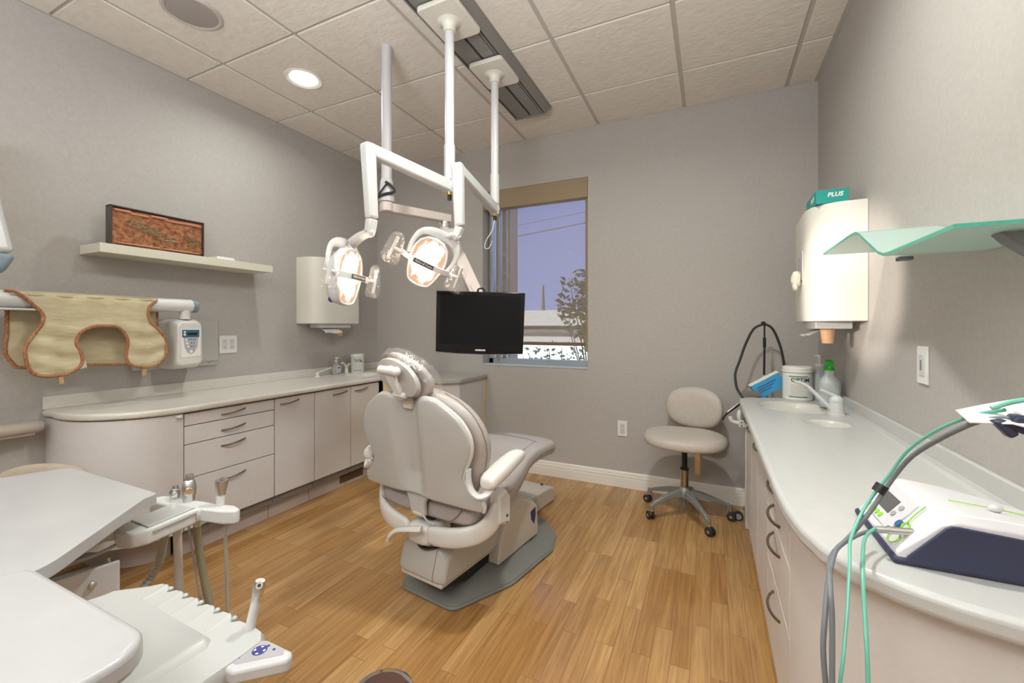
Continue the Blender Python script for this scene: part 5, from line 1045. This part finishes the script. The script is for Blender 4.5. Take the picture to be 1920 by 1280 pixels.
# screen body: plane through D-points; local x along screen, z up, y into the screen
Pm = Vector((-1.100, 1.955, 1.222)); xd = Vector((0.424, 0.199, -0.012)).normalized(); zd = Vector((-0.030, -0.004, 1)); zd = (zd-xd*zd.dot(xd)).normalized(); yd = zd.cross(xd)
MM = Matrix((xd, yd, zd)).transposed().to_4x4(); MM.translation = Pm
W2, Hm = 0.234, 0.160
def MP(a, y, b): return MM @ Vector((a, y, b))
ol = [(-W2+0.004, -Hm), (-W2*0.5, -Hm-0.006), (0, -Hm-0.008), (W2*0.5, -Hm-0.006), (W2-0.004, -Hm), (W2, Hm), (-W2, Hm)]
g = G(); g.loft([[MP(a, 0, b) for a, b in ol], [MP(a, 0.028, b) for a, b in ol], [MP(a*0.8, 0.050, b*0.75) for a, b in ol]]); g.obj('monitor_body', mat('piano_black', (0.005, 0.005, 0.006), 0.15, spec=0.3), t, bevel=0.004)
g = G(); g.loft([[MP(a, -0.0006, b) for a, b in ((-W2+0.022, -Hm+0.042), (W2-0.022, -Hm+0.042), (W2-0.022, Hm-0.020), (-W2+0.022, Hm-0.020))], [MP(a, 0.001, b) for a, b in ((-W2+0.022, -Hm+0.042), (W2-0.022, -Hm+0.042), (W2-0.022, Hm-0.020), (-W2+0.022, Hm-0.020))]]); g.obj('screen', mat('dark_screen', (0.006, 0.006, 0.007), 0.5, spec=0.12), t, smooth=False)
g = G(); g.tube([MP(a, 0.004, b-0.001) for a, b in ol[:5]], 0.0022, n=6); g.obj('silver_lower_edge', M_STEEL, t)
text('brand_print', 'SAMSUNG', 0.0115, MM @ Matrix.Translation((0.005, -0.001, -Hm+0.012)) @ Matrix.Rotation(PI/2, 4, 'X'), M_WHITE, t, bold=0.0006)
g = G(); g.tube([MP(-0.016, 0.015, Hm-0.003), MP(-0.016, 0.015, Hm+0.012), MP(0, 0.015, Hm+0.019), MP(0.016, 0.015, Hm+0.012), MP(0.016, 0.015, Hm-0.003)], 0.005, n=8); g.obj('cable_hook', M_BLACK, t)

# ------------------------------------------------------------------ wall-mounted x-ray unit with apron
t = thing('xray_unit', 'wall-mounted white x-ray unit with a control box and a thick horizontal arm', 'x-ray machine', (0, 0, 0), world=True)
g = G(); pp = arc_poly([(1.262, 0.946, 0.012), (1.728, 0.946, 0.012), (1.728, 1.240, 0.012), (1.262, 1.240, 0.012)]); g.prism(pp, XL+0.0005, XL+0.018, YZ); g.obj('wall_panel', mat('warm_grey_panel', (0.46, 0.44, 0.41), 0.5), t, bevel=0.004)
text('brand_print', 'progeny', 0.030, frame((XL+0.0185, 1.672, 0.972), (0, 1, 0), (0, 0, 1)), M_DKTXT, t, shear=0.1)
g = G()
rings = []
for x, y0, y1, z0, z1 in ((-2.958, 1.375, 1.560, 0.955, 1.240), (-2.90, 1.370, 1.552, 0.950, 1.250), (-2.80, 1.368, 1.528, 0.952, 1.252), (-2.745, 1.362, 1.512, 0.965, 1.243), (-2.720, 1.368, 1.500, 0.978, 1.232)):
    rings.append([(x, a, b) for a, b in arc_poly([(y0, z0, 0.03), (y1, z0+0.004, 0.03), (y1-0.006, z1-0.01, 0.035), (y0+0.004, z1-0.008, 0.035)])])
g.loft(rings); g.obj('control_box', mat('warm_white_plastic', (0.66, 0.64, 0.60), 0.35), t, bevel=0.006, auto=50)
CXf = -2.7195
g = G(); g.prism(arc_poly([(1.388, 1.020, 0.008), (1.488, 1.028, 0.008), (1.486, 1.186, 0.008), (1.386, 1.186, 0.008)]), CXf, CXf+0.002, YZ); cp = g.obj('control_panel', M_WHITE, t, smooth=False)
g = G(); g.prism([(1.392, 1.136), (1.480, 1.136), (1.481, 1.180), (1.391, 1.180)], CXf+0.002, CXf+0.003, YZ); g.obj('blue_header', mat('petrol_blue', (0.035, 0.13, 0.22), 0.4), cp, smooth=False)
g = G(); g.prism([(1.418, 1.148), (1.470, 1.148), (1.470, 1.164), (1.418, 1.164)], CXf+0.003, CXf+0.0035, YZ); g.obj('readout', M_BLACK, cp, smooth=False)
g = G(); g.prism([(1.398, 1.135), (1.476, 1.135), (1.470, 1.08), (1.455, 1.050), (1.437, 1.040), (1.419, 1.050), (1.404, 1.08)], CXf+0.002, CXf+0.0028, YZ); g.obj('grey_keypad', mat('keypad_grey', (0.42, 0.43, 0.45), 0.4), cp, smooth=False)
for (y, z, r) in ((1.404, 1.167, 0.006), (1.404, 1.152, 0.006), (1.412, 1.122, 0.006), (1.416, 1.103, 0.007), (1.422, 1.084, 0.006), (1.437, 1.055, 0.008)):
    g = G(); g.cyl((CXf+0.003, y, z), (CXf+0.0048, y, z), r, n=14); g.obj('key', M_WHITE, cp)
for (y, z) in ((1.428, 1.124), (1.438, 1.124), (1.448, 1.124), (1.458, 1.124), (1.440, 1.104), (1.452, 1.104), (1.438, 1.085), (1.450, 1.085)):
    g = G(); g.box(CXf+0.0028, CXf+0.0034, y-0.0022, y+0.0022, z-0.003, z+0.003); g.obj('key_symbol', M_INK, cp, smooth=False)
AX = -2.762
g = G(); g.cyl((AX, 0.35, 1.318), (AX, 1.458, 1.318), 0.0375, n=28); g.obj('horizontal_arm', M_XRAY, t)
g = G(); g.cyl((AX, 1.458, 1.318), (AX, 1.490, 1.318), 0.038, n=28); g.obj('arm_end_cap', M_BLUEG, t, bevel=0.005)
g = G(); g.cyl((AX, 1.428, 1.30), (AX, 1.428, 1.24), 0.027, n=24); g.ell((AX, 1.428, 1.278), 0.028, 0.028, 0.012); g.obj('arm_neck', M_XRAY, t, bevel=0.002)
g = G(); g.box(-2.80, -2.72, 0.3, 0.86, 1.270, 1.279); g.obj('arm_cover_strip', M_XRAY, t, bevel=0.002)
g = G(); beam(g, (-2.50, 0.605, 1.47), (-2.56, 0.54, 1.95), 0.15, 0.12, 0.14, 0.12, side=(0, 1, 0)); g.obj('raised_arm', M_WHITEM, t, bevel=0.02)
g = G(); beam(g, (-2.502, 0.608, 1.478), (-2.49, 0.60, 1.40), 0.156, 0.126, 0.10, 0.10, side=(0, 1, 0)); g.obj('raised_arm_cap', M_BLUEG, t, bevel=0.022, seg=4)
g = G(); g.cyl((-2.56, 0.40, 1.31), (-2.56, 0.40, 1.90), 0.03); g.cyl((AX, 0.37, 1.318), (-2.56, 0.40, 1.318), 0.034); g.cyl((-2.56, 0.40, 1.9), (-2.56, 0.55, 1.9), 0.03); g.obj('arm_link', M_XRAY, t)

FRONT = [(0.728, 1.352), (0.754, 1.348), (0.781, 1.324), (0.808, 1.292), (0.827, 1.269), (0.836, 1.243), (0.829, 1.209), (0.813, 1.176), (0.792, 1.14), (0.779, 1.104), (0.779, 1.058), (0.79, 1.015), (0.813, 0.986), (0.846, 0.974), (0.879, 0.973), (0.909, 0.976), (0.945, 0.998), (0.964, 1.032), (0.959, 1.075), (0.945, 1.111), (0.948, 1.146), (0.961, 1.174), (0.988, 1.192), (1.021, 1.201), (1.073, 1.201), (1.108, 1.188), (1.133, 1.157), (1.139, 1.119), (1.136, 1.073), (1.133, 1.034), (1.151, 1.002), (1.19, 0.987), (1.236, 0.983), (1.276, 1.0), (1.304, 1.047), (1.308, 1.096), (1.297, 1.146), (1.269, 1.183), (1.242, 1.219), (1.229, 1.259), (1.236, 1.299), (1.263, 1.333), (1.283, 1.352)]
t = thing('lead_apron', 'olive tan lead apron with rust piping draped over the x-ray arm', 'apron', (0, 0, 0), world=True)
def cloth_fill(poly, step, fx):
    """triangulated fill of a polygon with interior points"""
    from mathutils.geometry import delaunay_2d_cdt
    pts = [Vector(p) for p in poly]; n = len(pts); edges = [(i, (i+1) % n) for i in range(n)]
    def inside(p):
        c = False; j = n-1
        for i in range(n):
            a, b = pts[i], pts[j]
            if (a.y > p.y) != (b.y > p.y) and p.x < (b.x-a.x)*(p.y-a.y)/(b.y-a.y)+a.x: c = not c
            j = i
        return c
    y0 = min(p.x for p in pts); y1 = max(p.x for p in pts); z0 = min(p.y for p in pts); z1 = max(p.y for p in pts)
    ins = []; y = y0
    while y < y1:
        z = z0
        while z < z1:
            q = Vector((y, z))
            if inside(q) and min((q-p).length for p in pts) > step*0.5: ins.append(q)
            z += step
        y += step
    vs, _, fs, *_ = delaunay_2d_cdt(pts+ins, edges, [], 1, 1e-5)
    g = G(); g._add([(fx(v.x, v.y), v.x, v.y) for v in vs], [tuple(f) for f in fs]); return g
def fxf(y, z):
    base = AX+0.044+0.010*min(1, max(0, (1.30-z)/0.1))
    if z > 1.315: base = AX+0.044*math.cos(math.asin(min(1, (z-1.315)/0.041)))**1
    return base+0.005*math.sin(z*75+math.sin(y*22)*1.6)*min(1, max(0, (1.27-z)/0.08))+0.004*math.sin(y*60)
g = cloth_fill(FRONT, 0.012, fxf); g.obj('flap', M_TAN, t, solid=0.004, offset=0)
g = G(); g.tube([(fxf(y, z)+0.002, y, z) for y, z in FRONT[:-1]], 0.0075, n=8, smooth=3, flat=(1, 0, 0)); g.obj('piping', M_PIPE, t)
BACK = [(0.751, 1.31), (0.753, 1.196), (0.749, 1.13), (0.751, 1.077), (0.769, 1.036), (0.80, 1.013), (1.0, 1.008), (1.168, 0.998), (1.290, 0.995), (1.313, 1.02), (1.313, 1.31)]
fxb = lambda y, z: AX-0.046+0.004*math.sin(z*70+y*15)
g = cloth_fill(BACK, 0.015, fxb); g.obj('flap', M_TAN, t, solid=0.004, offset=0)
g = G(); g.tube([(fxb(y, z), y, z) for y, z in BACK], 0.0075, n=8, smooth=3, flat=(1, 0, 0)); g.obj('piping', M_PIPE, t)
g = G(); g.sheet([[(AX-0.048*math.cos(a)*1.0, y+dy*max(0, (a-1.2)/1.8), 1.312+0.044*math.sin(a)) for y, dy in ((0.742, 0.0), (0.9, 0), (1.05, 0), (1.2, 0), (1.292, -0.02))] for a in [0.0, 0.5, 1.0, PI/2, 2.1, 2.55]]); g.obj('fold_over_arm', M_TAN, t, solid=0.003, offset=0)
for pts in ([(0.882, 0.974), (0.897, 0.974), (0.903, 0.936), (0.888, 0.935)], [(1.201, 0.988), (1.219, 0.988), (1.217, 0.940), (1.200, 0.941)]):
    g = G(); g.prism(pts, AX+0.053, AX+0.056, YZ); g.obj('hanging_loop', mat('tan_webbing', (0.50, 0.30, 0.17), 0.7), t, smooth=False)
g = G(); g.prism([(0.97, 1.03), (1.01, 1.03), (1.015, 0.997), (0.985, 0.99)], AX-0.036, AX-0.035, YZ); g.obj('care_tag', M_PAPER, t, smooth=False)
# wall rail
g = G(); rings = []
for y, k in ((YF, 1), (0.82, 1), (0.865, 0.95), (0.885, 0.75), (0.893, 0.4)):
    rings.append([(-2.90+0.055*k*math.copysign(abs(math.cos(q))**0.7, math.cos(q)), y, 0.727+0.030*k*math.copysign(abs(math.sin(q))**0.8, math.sin(q))) for q in [2*PI*i/20 for i in range(20)]])
t = thing('bumper_rail', 'rounded beige bumper rail on the left wall just before the counter', 'wall rail', (0, 0, 0), world=True)
g.loft(rings); g.obj('rail', mat('beige_rail', (0.42, 0.365, 0.31), 0.45), t)
g = G(); g.box(XL, -2.88, YF, 0.86, 0.690, 0.700); g.obj('lower_strip', M_TRIM, t, smooth=False)

# ------------------------------------------------------------------ foreground: mobile cart with two worktops
M_CARTTOP = noisy('speckled_white_worktop', (0.45, 0.45, 0.46), (0.42, 0.42, 0.43), 9, 0.28, detail=8)
t = thing('mobile_cart', 'wheeled cart with two overlapping white worktops in the lower left corner', 'cart', (0, 0, 0), world=True)
g = G(); g.prism(arc_poly([(-1.365, 0.640, 0.012), (-1.355, 0.605, 0.01), (-1.135, 0.350, 0.12), (-1.11, -0.25, 0.02), (-2.25, -0.25, 0.02), (-2.07, 0.18, 0.02), (-1.875, 0.640, 0.05)]), 0.716, 0.744, XY); g.obj('worktop', M_CARTTOP, t, bevel=0.008, seg=4, auto=45)
g = G(); g.prism(arc_poly([(-1.085, 0.318, 0.035), (-1.085, -0.35, 0.02), (-0.668, -0.35, 0.02), (-0.672, 0.318, 0.055)]), 0.744, 0.780, XY); g.obj('worktop', M_CARTTOP, t, bevel=0.010, seg=4, auto=45)
g = G(); beam(g, (-1.372, 0.560, 0.43), (-1.46, 0.20, 0.43), 0.012, 0.34, 0.012, 0.34); sp2 = g.obj('side_panel', mat('cool_white_panel', (0.62, 0.62, 0.64), 0.4), t, bevel=0.002, smooth=False)
g = G(); g.ell((-1.374, 0.508, 0.563), 0.004, 0.0085, 0.0085); g.obj('screw_cap', M_STEEL, sp2)
g = G(); g.box(-1.45, -1.20, -0.20, 0.20, 0.10, 0.715); g.obj('column', M_WHITEM, t, bevel=0.01)
for k, (x, y) in enumerate(((-1.50, 0.16), (-1.15, 0.16), (-1.50, -0.2), (-1.15, -0.2))): caster_part(t, (x, y, 0.026), 2.0+k)
g = G(); g.box(-1.55, -1.10, -0.25, 0.20, 0.075, 0.105); g.obj('foot_frame', M_STOOLM, t, bevel=0.008)

# delivery head (doctor's tray)
t = thing('delivery_tray', 'white scalloped instrument tray head on an arm beneath the nearest worktop', 'instrument tray', (0, 0, 0), world=True)
M_TRAY = mat('warm_white_moulding', (0.46, 0.465, 0.46), 0.3, coat=0.2)
g = G(); po = [(-1.125, 0.10), (-1.120, 0.400), (-1.102, 0.452), (-1.060, 0.486)]
sc = [-1.030+0.0525*k for k in range(6)]
for k, x in enumerate(sc):
    po += [(x-0.016, 0.503), (x+0.004, 0.505), (x+0.016, 0.499), (x+0.026, 0.490)] if k < 5 else [(x-0.014, 0.500), (x+0.02, 0.502)]
po += [(-0.718, 0.498), (-0.699, 0.484), (-0.696, 0.46), (-0.700, 0.10)]
low = [(a*0.0+(a-(-0.91))*0.97-0.91, b-0.008) for a, b in po]
g.loft([[(a, b, 0.612) for a, b in low], [(a, b, 0.622) for a, b in po], [(a, b, 0.650) for a, b in po], [(-0.91+(a+0.91)*0.985, b-0.005, 0.658) for a, b in po]])
g.obj('tray_body', M_TRAY, t, auto=50)
g = G(); lid = [(-1.095, 0.10), (-1.095, 0.440), (-1.080, 0.452), (-0.785, 0.444), (-0.770, 0.430), (-0.768, 0.10)]
g.loft([[(a+0.018*(a > -0.9), b+0.004, 0.640) for a, b in lid], [(a+0.004*(a > -0.9), b, 0.658) for a, b in lid], [(a-0.006*(a > -0.9)+0.004*(a < -0.9), b-0.004, 0.665) for a, b in lid]]); g.obj('tray_lid', M_TRAY, t, auto=50)
for k, x in enumerate(sc[:5]):
    g = G(); g.loft([[(x-0.018, 0.452, 0.657), (x+0.016, 0.452, 0.657), (x+0.010, 0.452, 0.6585)], [(x-0.014, 0.498, 0.655), (x+0.018, 0.492, 0.655), (x+0.006, 0.497, 0.6625)]]); g.ell((x+0.019, 0.497, 0.656), 0.005, 0.005, 0.005, n=10, m=7); g.obj('holder_slot', M_TRAY, t)
g = G(); g.prism(arc_poly([(-0.752, 0.434, 0.010), (-0.698, 0.489, 0.012), (-0.632, 0.489, 0.014), (-0.622, 0.474, 0.010), (-0.682, 0.418, 0.010), (-0.738, 0.418, 0.010)]), 0.632, 0.656, XY); pad = g.obj('control_pad', mat('pad_white', (0.50, 0.50, 0.51), 0.35), t, bevel=0.006, seg=3, auto=50)
xdp = Vector((0.74, 0.67, 0)).normalized(); ydp = Vector((-0.30, 0.40, 0))
def pd(x, y, dz=0.0): return (x, y, 0.6563+dz)
g = G(); g.prism([(-0.738, 0.440), (-0.700, 0.482), (-0.648, 0.484), (-0.640, 0.476), (-0.690, 0.430), (-0.725, 0.428)], 0.6560, 0.6564, XY); g.obj('pad_overlay', mat('pale_grey_overlay', (0.36, 0.345, 0.375), 0.4), pad, smooth=False)
g = G(); g.cyl((-0.684, 0.4655, 0.6564), (-0.684, 0.4655, 0.6568), 0.0115, n=28); rg = g.obj('round_key_print', mat('navy_key', (0.03, 0.035, 0.20), 0.45), pad, smooth=False)
for a in range(4):
    g = G(); q0 = a*PI/2+0.4; g.prism([(-0.684+math.cos(q)*r, 0.4655+math.sin(q)*r) for q, r in ((q0-0.35, 0.009), (q0, 0.0095), (q0+0.35, 0.009), (q0, 0.0055))], 0.6568, 0.6570, XY); g.obj('key_symbol', M_WHITE, rg, smooth=False)
for x, y in ((-0.680, 0.4785), (-0.664, 0.4770)):
    g = G(); g.cyl((x, y, 0.6564), (x, y, 0.6569), 0.0024, n=14); g.obj('pad_key', M_NAVY, pad, smooth=False)
for k, (x, y, L_) in enumerate(((-0.718, 0.447, 0.010), (-0.712, 0.441, 0.014), (-0.704, 0.438, 0.008))):
    g = G(); beam(g, (x, y, 0.6566), (x+L_*0.9, y+L_*0.35, 0.6566), 0.0016, 0.0004, 0.0016, 0.0004); g.obj('pad_print', mat('faded_print', (0.16, 0.17, 0.27), 0.6), pad, smooth=False)
g = G(); beam(g, (-0.93, 0.16, 0.585), (-1.20, 0.08, 0.50), 0.07, 0.05, 0.07, 0.05); g.obj('support_arm', M_WHITEM, t, bevel=0.008)
def handpiece(name, label, p0, p1, r, kind):
    p0 = Vector(p0); p1 = Vector(p1); L_ = (p1-p0).length; q = (p1-p0).to_track_quat('Z', 'Y').to_matrix().to_4x4(); M = Matrix.Translation(p0) @ q
    t = thing(name, label, 'handpiece', tuple(p0), world=True)
    if kind == 'syringe':
        g = G(); g.lathe([(r*0.95, -0.02), (r, 0), (r*0.85, L_*0.62), (0.0001, L_*0.62)], M=M, n=20); g.obj('sleeve', M_WHITEM, t)
        g = G(); g.lathe([(r*0.88, L_*0.60), (r*1.0, L_*0.68), (r*1.15, L_*0.9), (r*0.9, L_*1.0), (0.0001, L_*1.0)], M=M, n=20); g.obj('metal_head', M_STEEL, t)
        g = G(); c = M @ Vector((0, 0, L_*0.9)); d = (Vector((0, 0, CAMZ))-c).normalized(); g.cyl(c+d*r*0.6, c+d*r*1.35, r*0.8, r*0.65, n=20); g.obj('nozzle_ring', M_CHROME, t)
        g = G(); g.cyl(c+d*r*1.36, c+d*r*1.42, r*0.35, n=14); g.obj('nozzle_bore', M_INK, t)
    elif kind == 'valve':
        g = G(); g.lathe([(r*0.9, -0.01), (r, 0.0), (r*1.25, L_*0.3), (r*1.3, L_*0.5), (r*1.0, L_*0.75), (r*0.75, L_*0.80), (r*0.7, L_), (r*0.5, L_), (r*0.45, L_*0.93), (0.0001, L_*0.93)], M=M, n=24); g.obj('valve_body', M_STEEL, t)
        g = G(); d = (M.to_3x3() @ Vector((0, 0, 1))); c = M @ Vector((0, 0, L_*0.42)); v_ = (Vector((0, 0, CAMZ))-c); v_ = (v_-d*v_.dot(d)).normalized(); g.cyl(c+v_*r*0.9, c+v_*r*1.45, r*0.8, n=20); g.obj('valve_button', M_CHROME, t, bevel=0.001)
    else:
        g = G(); g.lathe([(r*0.85, -0.01), (r*0.85, L_*0.45), (0.0001, L_*0.45)], M=M, n=20); g.obj('sleeve', M_WHITEM, t)
        g = G(); g.lathe([(r*0.88, L_*0.42), (r*0.9, L_*0.5), (r*1.25, L_*0.85), (r*1.2, L_*0.98), (0.0001, L_)], M=M, n=20); g.obj('metal_head', M_STEEL, t)
        for s_ in (-1, 1): g = G(); c = M @ Vector((0.4*r*s_, 0, L_)); g.cyl(c, c+Vector((0, 0, 0.003)), r*0.42, n=16); g.obj('button', M_CHROME, t)
    return t
handpiece('air_water_syringe', 'silver and white syringe handpiece leaning up from the front tray head', (-0.748, 0.490, 0.655), (-0.733, 0.500, 0.742), 0.0085, 'syringe')

# assistant instrument holder
t = thing('instrument_holder', 'pale grey T-shaped instrument holder reaching out past the far worktop', 'instrument holder', (0, 0, 0), world=True)
hp = [(-1.590, 0.735), (-1.580, 0.757), (-1.545, 0.769), (-1.485, 0.771), (-1.425, 0.785), (-1.355, 0.793), (-1.300, 0.808), (-1.262, 0.800), (-1.262, 0.783), (-1.293, 0.766), (-1.375, 0.749), (-1.371, 0.735), (-1.352, 0.612), (-1.368, 0.582), (-1.405, 0.568), (-1.440, 0.577), (-1.456, 0.605), (-1.487, 0.725), (-1.565, 0.716), (-1.588, 0.722)]
M_HOLD = mat('cool_pale_moulding', (0.60, 0.61, 0.61), 0.35)
g = G(); g.prism(hp, 0.618, 0.660, XY); g.obj('holder_body', M_HOLD, t, bevel=0.007, seg=3, auto=50)
g = G(); g.prism([(-1.362, 0.617), (-1.452, 0.617), (-1.476, 0.728), (-1.383, 0.742)], 0.6602, 0.6635, XY); g.obj('lid', M_TRAY, t, bevel=0.002)
g = G(); g.tube([(-1.3495, 0.622, 0.650), (-1.3585, 0.68, 0.649), (-1.3685, 0.737, 0.650)], 0.0016, n=6); g.tube([(-1.3685, 0.737, 0.650), (-1.3685, 0.738, 0.620)], 0.0010, n=6, smooth=1); g.obj('lid_seam', M_SEAM, t)
g = G(); beam(g, (-1.46, 0.60, 0.640), (-1.62, 0.30, 0.66), 0.05, 0.03, 0.06, 0.03); g.box(-1.66, -1.40, 0.16, 0.30, 0.655, 0.685); g.obj('support_arm', M_WHITEM, t, bevel=0.006)
def hose(name, label, pts, r, m, ribs=0):
    t = thing(name, label, 'hose', pts[0], world=True)
    g = G(); rf = (lambda q: r*(1+0.07*math.sin(q*ribs*2*PI))) if ribs else r
    g.tube(pts, rf, n=12, smooth=24 if ribs else 6); g.obj('hose_body', m, t, auto=80)
    if r > 0.01: g = G(); a = Vector(pts[0]); b = Vector(pts[1]); d = (b-a).normalized(); g.cyl(a-d*0.004, a+d*0.035, r*1.25, r*1.15); g.obj('collar', M_HOLD, t, bevel=0.002)
    return t
hose('suction_hose', 'corrugated grey-beige suction hose curving down to the left from the holder', [(-1.508, 0.722, 0.617), (-1.530, 0.735, 0.56), (-1.565, 0.745, 0.50), (-1.603, 0.750, 0.43), (-1.62, 0.72, 0.37), (-1.56, 0.62, 0.28), (-1.45, 0.45, 0.24), (-1.42, 0.20, 0.24)], 0.0115, M_HOSE, 34)
hose('suction_hose', 'smooth thick grey suction hose hanging straight down from the holder middle', [(-1.475, 0.742, 0.617), (-1.500, 0.755, 0.55), (-1.515, 0.765, 0.47), (-1.518, 0.768, 0.36), (-1.51, 0.76, 0.26), (-1.42, 0.55, 0.19), (-1.36, 0.21, 0.24)], 0.0115, M_XRAY)
hose('suction_hose', 'darker olive hose slanting down to the right below the holder', [(-1.422, 0.772, 0.617), (-1.452, 0.785, 0.56), (-1.455, 0.795, 0.48), (-1.445, 0.805, 0.38), (-1.425, 0.81, 0.26), (-1.40, 0.72, 0.19), (-1.32, 0.4, 0.20), (-1.29, 0.21, 0.25)], 0.0105, mat('olive_hose', (0.27, 0.25, 0.17), 0.5))
hose('thin_tube', 'thin beige tube hanging from the right tip of the holder', [(-1.312, 0.788, 0.617), (-1.335, 0.80, 0.55), (-1.345, 0.81, 0.46), (-1.350, 0.815, 0.34), (-1.345, 0.81, 0.22), (-1.28, 0.55, 0.18), (-1.22, 0.21, 0.25)], 0.0050, M_HOSE)
hose('thin_tube', 'very thin pale cord hanging between the suction hoses', [(-1.448, 0.760, 0.617), (-1.465, 0.77, 0.56), (-1.472, 0.785, 0.47), (-1.455, 0.79, 0.37), (-1.43, 0.80, 0.24), (-1.36, 0.6, 0.19), (-1.25, 0.21, 0.27)], 0.0028, M_TRAY)
hose('thin_tube', 'thin pale cord running from the holder back to the cart side', [(-1.445, 0.595, 0.617), (-1.45, 0.55, 0.605), (-1.455, 0.46, 0.60), (-1.43, 0.3, 0.58), (-1.42, 0.21, 0.56)], 0.0045, M_TRAY)
handpiece('saliva_valve', 'small silver valve at the left of the instrument holder', (-1.522, 0.757, 0.660), (-1.519, 0.760, 0.700), 0.0110, 'valve')
handpiece('suction_valve', 'largest silver valve standing in the middle of the instrument holder', (-1.460, 0.765, 0.660), (-1.458, 0.767, 0.742), 0.0150, 'valve')
handpiece('syringe_handpiece', 'silver two-button syringe at the right of the instrument holder', (-1.338, 0.788, 0.660), (-1.336, 0.790, 0.738), 0.0140, 'buttons')
# second stool behind the cart
t = thing('assistant_stool', 'beige stool mostly hidden behind the far cart worktop', 'stool', (-2.60, 0.77, 0))
g = G(); rings = []
for f, z in ((0.9, 0.315), (1.0, 0.322), (1.02, 0.345), (0.96, 0.362), (0.7, 0.368), (0.2, 0.369)): rings.append([(0.195*f*math.cos(q), 0.195*f*math.sin(q), z) for q in [2*PI*k/36 for k in range(36)]])
M_BEI = noisy('beige_vinyl', (0.42, 0.355, 0.275), (0.45, 0.38, 0.30), 40, 0.45)
g.loft(rings); g.obj('seat_cushion', M_BEI, t, sub=1)
g = G(); g.cyl((0, 0, 0.10), (0, 0, 0.31), 0.025); g.lathe([(0.035, 0.06), (0.045, 0.07), (0.045, 0.10), (0.026, 0.12), (0.0001, 0.12)]); g.obj('column', M_STOOLM, t)
for k in range(5):
    a = 1.56+k*2*PI/5; g = G(); u = Vector((math.cos(a), math.sin(a), 0)); beam(g, u*0.02+Vector((0, 0, 0.085)), u*0.25+Vector((0, 0, 0.070)), 0.045, 0.03, 0.028, 0.018); g.obj('leg', M_STOOLM, t, bevel=0.004); caster_part(t, tuple(u*0.25+Vector((0, 0, 0.026))), a+0.8)
Mb = Matrix.Translation((0.13, 0.01, 0.545)) @ Matrix.Rotation(0.44, 4, 'Z')
g = G(); rings = []
for f, y in ((0.3, -0.030), (0.9, -0.024), (1.0, -0.008), (1.0, 0.006), (0.9, 0.018), (0.3, 0.022)):
    rings.append([Mb @ Vector((math.copysign(abs(math.cos(q))**0.8, math.cos(q))*0.21*f, y-0.03*(math.cos(q)*f)**2, math.copysign(abs(math.sin(q))**0.85, math.sin(q))*0.09*f)) for q in [2*PI*k/36 for k in range(36)]])
g.loft(rings); g.obj('backrest', M_BEI, t, sub=1)
g = G(); g.tube([(0.10, 0.12, 0.44), (0.30, 0.10, 0.45), (0.55, 0.06, 0.452), (0.64, -0.02, 0.45), (0.63, -0.10, 0.44), (0.50, -0.16, 0.42)], (lambda q: (0.022, 0.010)), n=12, flat=(0, 0, 1)); g.obj('body_support_arm', M_BEI, t)
g = G(); g.tube([(0.05, 0.02, 0.31), (0.17, 0.08, 0.33), (0.15, 0.05, 0.45), (0.13, 0.03, 0.52)], (lambda q: (0.02, 0.006)), n=8); g.obj('back_bracket', M_STOOLM, t)
# stool rim at the bottom edge of the picture
t = thing('foot_switch', 'round chrome-rimmed foot control on the floor at the bottom edge of the picture', 'foot control', (-0.955, 1.058, 0))
g = G(); g.lathe([(0.10, 0), (0.102, 0.01), (0.098, 0.024), (0.088, 0.028)]); g.obj('chrome_rim', M_CHROME, t)
g = G(); g.lathe([(0.088, 0.026), (0.06, 0.032), (0.0001, 0.034)]); g.obj('pedal_disc', mat('dark_red_brown', (0.10, 0.05, 0.04), 0.4), t)

GROUPS = {'base_cabinet': 'single-door base cabinets', 'drawer_cabinet': 'four-drawer base cabinets', 'towel_dispenser': 'wall towel dispensers', 'paper_towel': 'paper towels in the dispensers',
          'wipes_tub': 'tubs of wipes on the counters', 'operating_light': 'ceiling-hung operating lights', 'recessed_downlight': 'recessed ceiling downlights', 'suction_hose': 'suction hoses under the instrument holder',
          'thin_tube': 'thin tubes under the instrument holder', 'countertop': 'solid-surface countertops', 'backsplash': 'counter backsplashes', 'sink': 'oval counter sinks', 'curved_end_cabinet': 'curved cabinet ends',
          'garden_shrub': 'shrubs outside the window', 'utility_pole': 'utility poles outside'}
for o in list(COL.objects):
    b_ = o.name.split('.')[0]
    if o.parent is None and b_ in GROUPS and 'label' in o: o['group'] = GROUPS[b_]
